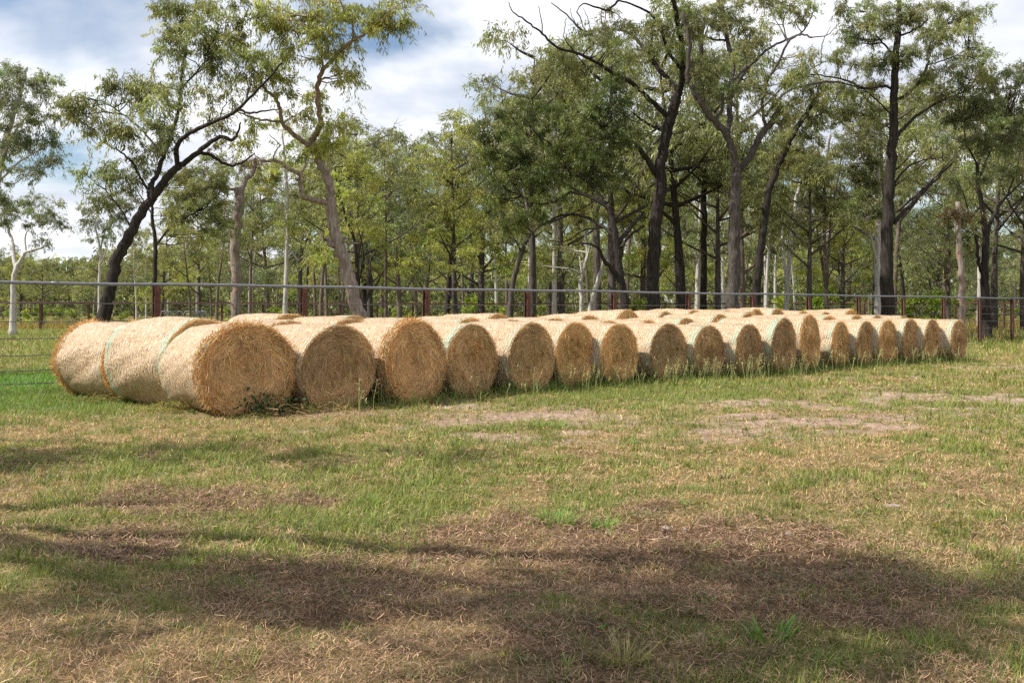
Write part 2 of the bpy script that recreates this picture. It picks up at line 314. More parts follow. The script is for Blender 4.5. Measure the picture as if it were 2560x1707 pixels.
for (y0, y1, dens, nb, hh, ww) in ((3.3, 6, 40, 13, 0.058, 0.0062), (6, 10, 24, 14, 0.068, 0.0078), (10, 17, 8, 15, 0.085, 0.011), (17, 28, 2.4, 14, 0.11, 0.017)):
    x, y = spread(y0, y1, dens); g, d, s = masks(x, y); kp = rng.uniform(size=len(x)) < (0.38 + 0.62 * g) * (1 - 0.22 * d) * (1 - 0.3 * s); x, y = x[kp], y[kp]; n = len(x)
    tone = np.repeat(jit((0.145, 0.185, 0.05), n, 0.4, 0.14), nb, 0); sz = np.repeat(rng.uniform(0.5, 1.35, n), nb); th = rng.uniform(0, 6.283, n * nb); rr = rng.uniform(0, 0.035, n * nb) * sz
    X_, Y_ = np.repeat(x, nb) + rr * np.cos(th), np.repeat(y, nb) + rr * np.sin(th); ln = rng.uniform(0.1, 1.3, n * nb); a_ = th + rng.normal(0, .6, n * nb)
    ribbons(gm, np.stack([X_, Y_, gz(X_, Y_) - 0.004], 1), np.stack([np.cos(a_) * ln, np.sin(a_) * ln, np.ones(n * nb)], 1), np.stack([np.cos(a_), np.sin(a_), -0.7 * np.ones(n * nb)], 1), hh * sz * rng.uniform(0.5, 1.3, n * nb), ww * rng.uniform(0.6, 1.3, n * nb), rng.uniform(0.1, 0.7, n * nb), np.clip(tone * np.exp(rng.normal(0, .15, (n * nb, 1))), 0.01, .6), 2)
stuff(gm.build('short_grass', M_grass, None, False), 'mown paddock grass, green and straw coloured blades mixed in patches', 'grass')
stuff(lm.build('dead_grass_litter', M_straw, None, False), 'brown dead grass clippings lying in patches on the ground', 'litter')

# ---------------------------------------------------------------- round hay bales
BD, BL = 1.25, 1.42
m, t = new_mat('net_wrapped_hay'); tcb = N(t, 'ShaderNodeTexCoord'); sb = N(t, 'ShaderNodeSeparateXYZ'); t.links.new(tcb.outputs['Object'], sb.inputs[0])
oi = N(t, 'ShaderNodeObjectInfo')
nW = N(t, 'ShaderNodeTexNoise', i_Scale=5.0, i_Detail=4.0); t.links.new(tcb.outputs['Object'], nW.inputs['Vector'])
nF = N(t, 'ShaderNodeTexNoise', i_Scale=19.0, i_Detail=7.0, i_Roughness=0.74); t.links.new(tcb.outputs['Object'], nF.inputs['Vector'])
mpx = N(t, 'ShaderNodeMapping'); mpx.inputs['Scale'].default_value = (11, 80, 11); t.links.new(tcb.outputs['Object'], mpx.inputs[0])
nS = N(t, 'ShaderNodeTexNoise', i_Scale=1.0, i_Detail=3.0, i_Roughness=0.6); t.links.new(mpx.outputs[0], nS.inputs['Vector'])
yy = math_n(t, 'ADD', sb.outputs[1], math_n(t, 'MULTIPLY', math_n(t, 'SUBTRACT', nW.outputs[0], 0.5), 0.20))
lines = math_n(t, 'SINE', math_n(t, 'MULTIPLY', yy, 2 * math.pi / 0.047))
lines01 = math_n(t, 'MULTIPLY_ADD', lines, 0.5, 0.5)
net = math_n(t, 'MULTIPLY', math_n(t, 'POWER', lines01, 2.0), ramp(t, [(0.32, (0.05, 0.05, 0.05)), (0.56, (1, 1, 1))], nS.outputs[0]).outputs[0])
hay = ramp(t, [(0.30, (0.12, 0.058, 0.022)), (0.42, (0.31, 0.18, 0.077)), (0.54, (0.46, 0.295, 0.14)), (0.70, (0.66, 0.48, 0.29))], nF.outputs[0])
white = mixc(t, 0.5, (0.86, 0.77, 0.66), (0.80, 0.70, 0.60))
c = mixc(t, math_n(t, 'MULTIPLY', net, math_n(t, 'MULTIPLY_ADD', nW.outputs[0], 1.1, 0.0)), hay.outputs[0], white)
ga = N(t, 'ShaderNodeAttribute', attribute_type='OBJECT', attribute_name='net_green')
edge = math_n(t, 'ABSOLUTE', math_n(t, 'ADD', sb.outputs[1], math_n(t, 'MULTIPLY', math_n(t, 'SUBTRACT', nW.outputs[0], 0.5), 0.12)))
band = ramp(t, [(0.70, (0, 0, 0)), (0.86, (1, 1, 1)), (1.0, (0.8, 0.8, 0.8))], math_n(t, 'DIVIDE', edge, BL / 2))
nG = N(t, 'ShaderNodeTexNoise', i_Scale=2.3, i_Detail=3.0); t.links.new(tcb.outputs['Object'], nG.inputs['Vector'])
gpat = ramp(t, [(0.40, (0.15, 0.15, 0.15)), (0.60, (1, 1, 1))], nG.outputs[0])
gm_ = math_n(t, 'MULTIPLY', math_n(t, 'MULTIPLY', band.outputs[0], ga.outputs['Fac']), math_n(t, 'MULTIPLY', gpat.outputs[0], math_n(t, 'MULTIPLY_ADD', net, 0.75, 0.3)))
c = mixc(t, math_n(t, 'MINIMUM', math_n(t, 'MULTIPLY', gm_, 1.2), 0.8), c, (0.26, 0.46, 0.35))
p = N(t, 'ShaderNodeBsdfPrincipled', i_Roughness=0.40); p.inputs['Specular IOR Level'].default_value = 0.8
t.links.new(c, p.inputs['Base Color'])
hgt = math_n(t, 'ADD', math_n(t, 'ADD', math_n(t, 'MULTIPLY', nS.outputs[0], 0.6), math_n(t, 'MULTIPLY', lines01, 0.35)), math_n(t, 'MULTIPLY', nF.outputs[0], 1.1))
t.links.new(bump(t, hgt, 0.03, 0.9), p.inputs['Normal']); finish(t, p.outputs[0]); M_net = m
m, t = new_mat('packed_hay_end'); tcb = N(t, 'ShaderNodeTexCoord')
nF = N(t, 'ShaderNodeTexNoise', i_Scale=30.0, i_Detail=6.0, i_Roughness=0.7); t.links.new(tcb.outputs['Object'], nF.inputs['Vector'])
se_ = N(t, 'ShaderNodeSeparateXYZ'); t.links.new(tcb.outputs['Object'], se_.inputs[0])
rad_ = math_n(t, 'SQRT', math_n(t, 'ADD', math_n(t, 'POWER', se_.outputs[0], 2.0), math_n(t, 'POWER', se_.outputs[2], 2.0)))
nL = N(t, 'ShaderNodeTexNoise', i_Scale=2.6, i_Detail=2.0); t.links.new(tcb.outputs['Object'], nL.inputs['Vector'])
ang_ = math_n(t, 'ARCTAN2', se_.outputs[2], se_.outputs[0]); cp = N(t, 'ShaderNodeCombineXYZ')
t.links.new(math_n(t, 'MULTIPLY_ADD', rad_, 40.0, math_n(t, 'MULTIPLY', nL.outputs[0], 16.0)), cp.inputs[0]); t.links.new(math_n(t, 'MULTIPLY', ang_, 5.0), cp.inputs[1]); t.links.new(math_n(t, 'MULTIPLY', rad_, 3.0), cp.inputs[2])
nR = N(t, 'ShaderNodeTexNoise', i_Scale=0.8, i_Detail=5.0, i_Roughness=0.65); t.links.new(cp.outputs[0], nR.inputs['Vector'])
mixn = math_n(t, 'ADD', math_n(t, 'MULTIPLY', nF.outputs[0], 0.6), math_n(t, 'MULTIPLY', nR.outputs[0], 0.4))
c = ramp(t, [(0.32, (0.26, 0.15, 0.066)), (0.5, (0.48, 0.305, 0.14)), (0.66, (0.66, 0.45, 0.22))], mixn)
at_ = N(t, 'ShaderNodeAttribute', attribute_name='col'); c2 = mixc(t, 1.0, c.outputs[0], at_.outputs['Color'], 'MULTIPLY'); oe = N(t, 'ShaderNodeObjectInfo'); c2 = mixc(t, 1.0, c2, ramp(t, [(0.0, (0.80, 0.80, 0.84)), (0.5, (1, 1, 1)), (1.0, (1.12, 1.10, 1.02))], oe.outputs['Random']).outputs[0], 'MULTIPLY')
p = N(t, 'ShaderNodeBsdfPrincipled', i_Roughness=0.9); p.inputs['Specular IOR Level'].default_value = 0.1; t.links.new(c2, p.inputs['Base Color'])
t.links.new(bump(t, mixn, 0.022), p.inputs['Normal']); finish(t, p.outputs[0]); M_end = m
def bale_shape(seed):
    s1, s2, s3 = rng.uniform(0, 50, 3)
    def rad(a, y):                     # lumpy radius, sagging on the ground
        r = BD / 2 * (1 + 0.07 * (fbm(np.cos(a) * 1.6 + s1, np.sin(a) * 1.6 + y * 1.1 + s2, 1, 3) - 0.5) * 2 + 0.012 * (vn(np.cos(a) * 7 + s2, y * 5 + np.sin(a) * 7 + s1, 2) - 0.5) * 2)
        return r
    return rad
def flat_z(z): return np.maximum(z, -BD / 2 * 0.965) - 0.0 * z
def make_bale(seed, shaggy=0):
    rad = bale_shape(seed); nu, nv = 112, 26
    sh = rng.uniform(0.05, 0.10)
    a = np.linspace(0, 2 * np.pi, nu, endpoint=False); mbw = MB()
    ys_ = np.concatenate([[-BL / 2], -BL / 2 + sh * np.array([0.12, 0.4, 0.8]), np.linspace(-BL / 2 + sh * 1.3, BL / 2 - sh * 1.3, nv - 8), BL / 2 - sh * np.array([0.8, 0.4, 0.12]), [BL / 2]])
    V = []
    for y in ys_:
        e = max(0.0, 1 - (BL / 2 - abs(y)) / sh); shr = 1 - 0.055 * (1 - math.sqrt(max(0, 1 - e * e)))
        r = rad(a, np.full(nu, y)) * shr * (1 + 0.012 * math.cos(y / BL * 3.0))
        wob = 0.02 * (fbm(np.cos(a) * 2 + seed, np.sin(a) * 2, 4, 2) - 0.5)
        V.append(np.stack([r * np.cos(a), y + wob, flat_z(r * np.sin(a))], 1))
    V = np.concatenate(V); k = np.arange(nu); k2 = (k + 1) % nu
    f = np.concatenate([np.stack([i * nu + k2, i * nu + k, (i + 1) * nu + k, (i + 1) * nu + k2], 1) for i in range(len(ys_) - 1)])
    mbw.add(V, f)
    wrap = mbw.mesh('net_wrap', M_net, True, False)
    # straws that poke through the net
    ends = []
    for sgn in (-1, 1):
        me = MB(); nr = 16; VV = []; cc = []; dep = rng.uniform(0.02, 0.20); hol = rng.uniform(0.02, 0.09); offc = rng.uniform(-0.12, 0.12, 2)
        for i in range(nr + 1):
            fr = i / nr; r = rad(a, np.full(nu, sgn * BL / 2)) * 0.945 * fr
            x, z = r * np.cos(a), r * np.sin(a)
            bulge = 0.03 * (fbm(fr * 11 + seed, a * 0.9, 18, 2) - 0.5) + 0.035 * (fbm(x * 6 + seed, z * 6, 8, 3) - 0.5) - dep * np.exp(-(((x - offc[0]) ** 2 + (z - offc[1]) ** 2) / hol)) - 0.02 * fr ** 6
            VV.append(np.stack([x, sgn * (BL / 2 + bulge + 0.006 * (fr < 1)), flat_z(z)], 1))
            cc.append(np.repeat((0.8 + 0.5 * fbm(x * 3 + seed, z * 3, 12, 2))[:, None], 3, 1) * np.array([1.0, 0.98, 0.95]))
        f = np.concatenate([np.stack([i * nu + k, i * nu + k2, (i + 1) * nu + k2, (i + 1) * nu + k], 1)[:, ::-1 if sgn > 0 else 1] for i in range(nr)])
        me.add(np.concatenate(VV), f, None, np.concatenate(cc))
        nS_ = 3400 if sgn < 0 else 800
        ecc = rng.uniform(-0.07, 0.07, 2); rr = BD / 2 * 0.97 * np.sqrt(rng.uniform(0, 1, nS_)); aa = rng.uniform(0, 2 * np.pi, nS_)
        arc = rng.uniform(0.08, 0.42, nS_); kk = 5; ts = np.linspace(-0.5, 0.5, kk)
        da = arc[:, None] / np.maximum(rr, 0.12)[:, None] * ts; dr = rng.normal(0, 0.10 + 0.10 * np.exp(-rr / 0.2), nS_)[:, None] * ts + 0.018 * rng.normal(size=(nS_, 1)) * (ts ** 2)
        ra = np.clip(rr[:, None] + dr, 0.0, BD / 2 * 1.0); ang = aa[:, None] + da
        w_ = (1 - ra / (BD / 2)); x, z = ra * np.cos(ang) + ecc[0] * w_, ra * np.sin(ang) + ecc[1] * w_
        hh_ = 0.035 * (fbm(x * 6 + seed, z * 6, 8, 3) - 0.5) - dep * np.exp(-(((x - offc[0]) ** 2 + (z - offc[1]) ** 2) / hol))
        lift = rng.uniform(0.003, 0.013, (nS_, 1)) + rng.uniform(0, 0.04, (nS_, 1)) * (np.abs(ts) * 2) ** 2 * (rng.uniform(size=(nS_, 1)) < 0.35)
        pts = np.stack([x, sgn * (BL / 2 + hh_ + lift), flat_z(z)], 2)
        col = jit((0.62, 0.395, 0.18), nS_, 0.26) * (0.75 + 0.5 * fbm(rr * 6 + seed, aa * 1.7, 71, 2))[:, None] + (rng.uniform(size=(nS_, 1)) ** 7) * np.array([0.3, 0.25, 0.17])
        nrm = norm(np.stack([rng.normal(0, 0.5, nS_), np.full(nS_, float(sgn)), rng.normal(0, 0.5, nS_)], 1))
        strips(me, pts, rng.uniform(0.003, 0.0065, nS_), nrm, col)
        col *= (0.88 + 0.28 * sstep(0.35, 0.6, fbm(x.mean(1) * 2.2 + seed * 2, z.mean(1) * 2.2, 37, 3)))[:, None]; me.c[-1] = np.repeat(col, 2 * kk, 0)
        nc = 26 if sgn < 0 else 6; nb_ = 16; rc = BD / 2 * 0.9 * np.sqrt(rng.uniform(0.02, 1, nc)); ac = rng.uniform(0, 2 * np.pi, nc)   # loose clumps hanging out of the end
        P = np.repeat(np.stack([rc * np.cos(ac), np.full(nc, sgn * (BL / 2 + 0.004)), flat_z(rc * np.sin(ac) * 0.97)], 1), nb_, 0) + rng.normal(0, 0.018, (nc * nb_, 3)) * np.array([1, 0.2, 1])
        D = np.repeat(norm(np.stack([rng.normal(0, .7, nc), np.full(nc, sgn * 0.45), rng.normal(-0.5, 0.6, nc)], 1)), nb_, 0) + rng.normal(0, 0.25, (nc * nb_, 3))
        D[:, 1] = sgn * np.abs(D[:, 1]); P[:, 2] = np.maximum(P[:, 2], -BD / 2 * 0.93)
        ribbons(me, P, D, np.broadcast_to(np.array([0., 0., -1.]), P.shape), rng.uniform(0.06, 0.2, nc * nb_), rng.uniform(0.004, 0.008, nc * nb_), rng.uniform(0.1, 0.7, nc * nb_), jit((0.58, 0.38, 0.18), nc * nb_, 0.28), 2)
        # ragged fringe round the rim and a few straws sticking out
        nF_ = 520 if sgn < 0 else 520
        aa = rng.uniform(0, 2 * np.pi, nF_); rr = rad(aa, np.full(nF_, sgn * BL / 2)) * rng.uniform(0.93, 0.985, nF_)
        P = np.stack([rr * np.cos(aa), np.full(nF_, sgn * (BL / 2 - 0.01)), flat_z(rr * np.sin(aa))], 1)
        rd = np.stack([np.cos(aa), np.zeros(nF_), np.sin(aa)], 1); tg = np.stack([-np.sin(aa), np.zeros(nF_), np.cos(aa)], 1)
        D = rd * rng.uniform(-0.1, 0.55, (nF_, 1)) + tg * rng.choice([-1, 1], (nF_, 1)) * rng.uniform(0.2, 1, (nF_, 1)) + np.array([0, sgn, 0]) * rng.uniform(0.1, 0.9, (nF_, 1))
        ribbons(me, P, D, norm(rng.normal(size=(nF_, 3))), rng.uniform(0.03, 0.13, nF_), rng.uniform(0.004, 0.008, nF_), rng.uniform(-0.4, 0.4, nF_), jit((0.50, 0.32, 0.14), nF_, 0.3), 2)
        if shaggy == sgn:                     # hay spilling past the net in a thick ruff
            nG_ = 2600; aa = rng.uniform(0, 2 * np.pi, nG_); back = rng.uniform(-0.06, 0.16, nG_); rr = rad(aa, np.full(nG_, sgn * BL / 2)) * np.where(back > 0, rng.uniform(0.97, 1.03, nG_), rng.uniform(0.8, 1.0, nG_))
            P = np.stack([rr * np.cos(aa), sgn * (BL / 2 - back), flat_z(rr * np.sin(aa))], 1); rd = np.stack([np.cos(aa), np.zeros(nG_), np.sin(aa)], 1); tg = np.stack([-np.sin(aa), np.zeros(nG_), np.cos(aa)], 1)
            D = rd * rng.uniform(-0.1, 0.7, (nG_, 1)) + tg * rng.normal(0, 0.9, (nG_, 1)) + np.array([0, sgn, 0]) * rng.uniform(-0.3, 0.8, (nG_, 1))
            ribbons(me, P, D, norm(rng.normal(size=(nG_, 3))), rng.uniform(0.04, 0.14, nG_), rng.uniform(0.005, 0.010, nG_), rng.uniform(-0.4, 0.4, nG_), jit((0.52, 0.30, 0.11), nG_, 0.3), 2)
        if sgn < 0:                    # straws poking through the net belong to the hay too
            nP = 520; aa = rng.uniform(0, 2 * np.pi, nP); y = rng.uniform(-BL / 2, BL / 2, nP); rr = rad(aa, y)
            P = np.stack([rr * np.cos(aa), y, flat_z(rr * np.sin(aa))], 1); rd = np.stack([np.cos(aa), np.zeros(nP), np.sin(aa)], 1); tg = np.stack([-np.sin(aa), np.zeros(nP), np.cos(aa)], 1)
            D = rd * rng.uniform(0.05, 0.6, (nP, 1)) + tg * rng.normal(0, 1, (nP, 1)) + np.array([0, 1, 0]) * rng.normal(0, 0.5, (nP, 1))
            ribbons(me, P, D, norm(rng.normal(size=(nP, 3))), rng.uniform(0.02, 0.08, nP), rng.uniform(0.004, 0.008, nP), rng.uniform(-0.4, 0.4, nP), jit((0.48, 0.33, 0.16), nP, 0.3), 2)
        ends.append(me.mesh('hay_end', M_straw if False else M_end, False, True))
    for e in ends: e.materials.append(M_haystraw)
    for e, nn in zip(ends, (nu * 16, nu * 16)):
        mi = np.zeros(len(e.polygons), np.int32)
        # quads come first: disc quads are the first nu*16, all other faces are straws
        mi[nn:] = 1; e.polygons.foreach_set('material_index', mi)
        sm = np.zeros(len(e.polygons), bool); sm[:nn] = True; e.polygons.foreach_set('use_smooth', sm)
    return wrap, ends
PROTO = [make_bale(i * 3.7 + 1) for i in range(7)]; SHAG = {-1: make_bale(40.3, -1), 1: make_bale(45.4, 1)}
bcount = 0
def place_bale(x, y, th, wd, ht, ln, green, label, shaggy=0):
    global bcount
    wrap, ends = PROTO[(bcount * 3 + bcount // 7) % 7]; bcount += 1
    if shaggy: wrap, ends = SHAG[shaggy]
    r = empty('hay_bale', (x, y, BD / 2 * 0.965 * ht / BD - 0.01), R(th)); r.scale = (wd / BD, ln / BL, ht / BD)
    tag(r, label, 'hay bale', 'round hay bales stacked in rows')
    r.rotation_euler = (R(random.uniform(-1.2, 1.2)), R(random.uniform(-2.5, 2.5)), r.rotation_euler.z); o = link('net_wrap', wrap, r); o['net_green'] = float(green)
    for e in ends: link('hay_end', e, r)
    return r
ORD = 'first second third fourth fifth sixth seventh eighth ninth tenth eleventh twelfth thirteenth fourteenth fifteenth sixteenth seventeenth eighteenth'.split()
# face centre px, face distance, face width, height, turn, green in the net, what sets it apart; heights of the bales behind
FRONT = [(848, 14.05, 1.30, 1.24, 47, 0.25, 'neat swirled end without green, right of the widest bale'), (1040, 14.95, 1.24, 1.27, 49, 0.35, 'ragged hay bale end with dark hollow centre'),
         (1182, 16.1, 1.20, 1.22, 49, 1.0, 'bright mint green net edge over its end, nearest of the green-edged bales'), (1330, 16.95, 1.24, 1.24, 50, 0.55, 'tall clean round end with pale green net rim'),
         (1440, 18.0, 1.18, 1.22, 48, 0.6, 'set back between two taller bales, grass at its foot'), (1548, 18.6, 1.24, 1.20, 49, 0.55, 'olive net rim on the left of its end'),
         (1672, 19.5, 1.27, 1.16, 47, 0.5, 'low bale with dark shadow gap on its left side'), (1772, 20.3, 1.24, 1.13, 49, 0.95, 'green net edge beside a low rounded end'),
         (1872, 21.0, 1.24, 1.16, 50, 0.85, 'green net strip and dark hollow low in its end'), (1960, 21.8, 1.24, 1.27, 50, 1.3, 'wide teal green net band along its rim'),
         (2025, 22.9, 1.22, 1.32, 52, 0.35, 'tallest narrow end of the far half with peaked top'), (2101, 24.0, 1.24, 1.17, 52, 0.9, 'torn tuft of green net on its shoulder'),
         (2166, 24.7, 1.24, 1.17, 49, 0.6, 'small hollow low in its narrow end'), (2220, 25.2, 1.22, 1.18, 48, 0.5, 'olive green fold of net over its top'),
         (2278, 25.9, 1.24, 1.20, 49, 0.8, 'loose bright straw spilling from its torn net shoulder'), (2331, 26.4, 1.24, 1.20, 48, 0.6, 'bale next to the last one on the right'),
         (2396, 26.9, 1.24, 1.16, 48, 0.9, 'last bale at the right end of the row')]
REAR3 = [1.28, 1.38, 1.36, 1.30, 1.29, 1.36, 1.30, 1.38, 1.43, 1.41, 1.47, 1.50, 1.46, 1.48, 1.44, 1.42, 1.44]
for i, (px, Y, wd, ht, th, gr, lab) in enumerate(FRONT):
    ax = np.array((-math.sin(R(th)), math.cos(R(th)))); f0 = np.array(((px - 1280) / F * Y, Y))
    d = 0.0
    for k in range(3):
        ln = 1.42 + random.uniform(-0.05, 0.04); h = ht if k == 0 else (ht + 0.03 + 0.25 * max(0, REAR3[i] - ht) if k == 1 else REAR3[i] - random.uniform(0.0, 0.06))
        c2 = f0 + ax * (d + ln / 2) + np.array((random.uniform(-.05, .05), random.uniform(-.05, .05))) * (k > 0)
        d += ln + random.uniform(0.02, 0.10)
        if k == 0: L_ = 'front row bale: ' + lab
        elif k == 1: L_ = 'middle hay bale, second back in the line of the %s face after the widest bale' % ORD[i]
        else: L_ = 'rearmost hay bale, third back in the line of the %s face after the widest bale' % ORD[i]
        place_bale(c2[0] + 0.1 * (i == 0) * k, c2[1] + 0.1 * (i == 0) * k, th + random.uniform(-2.5, 2.5) * (k > 0), wd if k == 0 else 1.27 + random.uniform(-.03, .03), h, ln, gr if k == 0 else random.choice((0.2, 0.5, 0.9, 1.2)), L_, -1 if i == 1 and k == 0 else 0)
# the three bales seen from the side at the left end
for (x0, y0, th, ln, wd, ht, gr, lab) in ((-3.50, 13.25, 38, 1.55, 1.38, 1.25, 0.9, 'widest hay bale with shaggy end, front of the line seen from the side'), (-4.49, 14.51, 52, 1.58, 1.36, 1.32, 1.2, 'tallest side-on hay bale with green net at both edges, middle of three'),
                                      (-5.80, 15.53, 50, 1.50, 1.30, 1.23, 0.45, 'side-on hay bale with shaggy orange fringe at the far left end')):
    place_bale(x0 - math.sin(R(th)) * ln / 2, y0 + math.cos(R(th)) * ln / 2, th, wd, ht, ln, gr, lab, {38: -1, 52: 0, 50: 1}[th])

# ---------------------------------------------------------------- fences
def metal(name, c0, c1, rough, met=0.0, sc_=14.0):
    m, t = new_mat(name); tcm = N(t, 'ShaderNodeTexCoord'); n = N(t, 'ShaderNodeTexNoise', i_Scale=sc_, i_Detail=6.0, i_Roughness=0.65); t.links.new(tcm.outputs['Object'], n.inputs['Vector'])
    c = ramp(t, [(0.35, c0), (0.65, c1)], n.outputs[0]); p = N(t, 'ShaderNodeBsdfPrincipled', i_Roughness=rough, i_Metallic=met)
    t.links.new(c.outputs[0], p.inputs['Base Color']); t.links.new(bump(t, n.outputs[0], 0.003, 0.5), p.inputs['Normal']); finish(t, p.outputs[0]); return m
M_rust = metal('rusty_steel', (0.05, 0.021, 0.015), (0.14, 0.056, 0.035), 0.85)
M_galv = metal('galvanised_pipe', (0.15, 0.153, 0.175), (0.22, 0.225, 0.25), 0.5, 0.2)
M_wire = metal('dull_wire', (0.09, 0.075, 0.07), (0.2, 0.17, 0.16), 0.6, 0.4)
def ibeam(mb, x, y, h, rz, s=0.115):
    cr, sr = math.cos(rz), math.sin(rz)
    for o in (-1, 1): box(mb, (x - sr * o * s * 0.45, y + cr * o * s * 0.45, h / 2 - 0.1), (s, 0.012, h + 0.2), rz)
    box(mb, (x, y, h / 2 - 0.1), (0.01, s * 0.9 - 0.014, h + 0.2), rz)
FP, FD = np.array((-6.609, 18.488)), np.array((2.3263, 1.9920)); fa = math.atan2(FD[1], FD[0]); FH = 1.88
fr = empty('cattle_yard_fence', (FP[0], FP[1], 0)); tag(fr, 'rust brown steel post fence with grey top pipe and wires behind the bales', 'fence')
def loc(p): return np.array((p[0] - FP[0], p[1] - FP[1], p[2]))
for k in range(-2, 16):
    q = FP + FD * k; mb = MB(); ibeam(mb, 0, 0, FH - 0.036, fa + random.uniform(-.05, .05)); o = mb.build('post', M_rust, fr, False, False); o.location = (q[0] - FP[0], q[1] - FP[1], 0); o.rotation_euler = (R(random.uniform(-.7, .7)), R(random.uniform(-.7, .7)), 0)
mb = MB(); ks = np.arange(-2.5, 15.6, 0.25)
tube(mb, [loc((*(FP + FD * k), FH + 0.008 * math.sin(k * 2.1) + 0.005 * math.sin(k * 5.3))) for k in ks], 0.03, 12); mb.build('top_rail', M_galv, fr, True, False)
for k in (-0.6, 1.35, 3.4, 5.3, 7.4, 9.35, 11.4, 13.3):
    mb = MB(); tube(mb, [loc((*(FP + FD * q), FH + 0.008 * math.sin(q * 2.1) + 0.005 * math.sin(q * 5.3))) for q in (k, k + 0.04)], 0.036, 12); mb.build('pipe_joint', M_galv, fr, True, False)
for h in (1.53, 1.22, 0.93, 0.64, 0.38, 0.16):
    mb = MB(); tube(mb, [loc((*(FP + FD * k), h - 0.012 * math.sin(math.pi * (k % 1.0)))) for k in ks], 0.008, 5); mb.build('wire', M_wire, fr, True, False)
# second fence across the paddock behind
pts2 = [(-45.0, 60.0), (0.0, 84.0), (13.0, 84.5), (47.0, 66.0)]
fr2 = empty('distant_stock_fence', (0, 80, 0)); tag(fr2, 'distant low brown steel fence with thin posts at the edge of the trees', 'fence')
mb = MB(); P = []
for (a_, b_) in zip(pts2[:-1], pts2[1:]):
    L = math.dist(a_, b_); nn = int(L / 3.0)
    for i in range(nn):
        q = np.array(a_) + (np.array(b_) - np.array(a_)) * i / nn; P.append((q[0], q[1] - 80, 1.86))
        pm = MB(); box(pm, (q[0], q[1] - 80, 0.85), (0.13, 0.13, 1.9)); pm.build('post', M_rust, fr2, False, False)
P.append((pts2[-1][0], pts2[-1][1] - 80, 1.86)); tube(mb, P, 0.05, 6); mb.build('top_rail', M_rust, fr2, True, False)
for h in (1.5, 1.15, 0.8, 0.45):
    mb = MB(); tube(mb, [(p[0], p[1], h) for p in P], 0.018, 4); mb.build('wire', M_wire, fr2, True, False)
# steel gate, hoops and grey rail in the far fence
def gate(px, Y, wpx, label):
    g = at(px, HY, Y); w_ = wpx / F * Y; r = empty('farm_gate', (g[0], Y - 0.35, 0)); tag(r, label, 'gate')
    mb = MB(); tube(mb, [(0, 0, 0.5), (0, 0, 1.72), (w_, 0, 1.72), (w_, 0, 0.5), (0, 0, 0.5)], 0.035, 6); mb.build('gate_frame', M_rust, r, False, False)
    mb = MB(); tube(mb, [(0, 0.02, 1.68), (w_, 0.02, 0.55)], 0.03, 6); mb.build('brace', M_rust, r, False, False)
gate(708, 77, 82, 'rusty farm gate with one diagonal brace beside the white pole-like trunk')
gate(792, 79, 78, 'rusty farm gate with a diagonal brace just left of the pale leaning gum')
g = at(410, HY, 62); r = empty('hoop_rail', (g[0], 62, 0)); tag(r, 'row of small grey steel hoops standing beyond the fence behind the bales', 'hoop rail')
for px in (408, 420, 434, 446, 466, 480, 490, 500, 507):
    x = (px - 408) / F * 62; wd = 0.42; mb = MB(); th = np.linspace(0, np.pi, 9)
    tube(mb, np.vstack([[(x - wd / 2, 0, 0.0)], np.stack([x - np.cos(th) * wd / 2, 0 * th, 1.05 + np.sin(th) * 0.24], 1), [(x + wd / 2, 0, 0.0)]]), 0.03, 6); mb.build('hoop', M_galv, r, True, False)
g = at(1060, HY, 70); r = empty('grey_rail_panel', (g[0], 70, 0)); tag(r, 'short grey steel rail panel on two posts beyond the fence', 'rail panel')
wd = 90 / F * 70; mb = MB(); box(mb, (wd / 2, 0, 1.52), (wd, 0.05, 0.12)); mb.build('rail', M_galv, r, False, False)
for x in (0.0, wd): mb = MB(); box(mb, (x, 0.06, 0.85), (0.09, 0.06, 1.7)); mb.build('post', M_galv, r, False, False)

# ---------------------------------------------------------------- trees
OLIVE, YEL, DARK, BLUE, BRIGHT = (0.210, 0.222, 0.100), (0.285, 0.30, 0.085), (0.178, 0.192, 0.092), (0.165, 0.190, 0.108), (0.26, 0.33, 0.06)
def foliage(mb, centres, rad, per, L, Wd, col, wood=None, droop=0.8):
    n = len(centres); tw = 11
    cc = jit(col, n, 0.24, 0.045)
    td = norm(rng.normal(size=(n, tw, 3)) * np.array([1, 1, 0.75]) + np.array([0, 0, 0.25])); tl = rad[:, None] * rng.uniform(0.45, 1.25, (n, tw))
    m_ = per // tw; t_ = rng.uniform(0.25, 1.05, (n, tw, m_))
    P = centres[:, None, None, :] + td[:, :, None, :] * (tl[:, :, None] * t_)[..., None]
    P[..., 2] -= (0.25 * tl[:, :, None] * t_ ** 2); P = P + rng.normal(0, 0.035, P.shape) * (rad.mean() / 0.5)
    D = 0.4 * td[:, :, None, :] + np.array([0, 0, -droop]) + rng.normal(0, 0.42, P.shape)
    col_ = np.repeat(cc, tw * m_, 0) * np.exp(rng.normal(0, 0.32, (n * tw * m_, 1)))
    N_ = n * tw * m_
    leaves(mb, P.reshape(-1, 3), D.reshape(-1, 3), L * rng.uniform(0.6, 1.3, N_), Wd * rng.uniform(0.7, 1.3, N_), np.clip(col_, 0.004, 0.6))
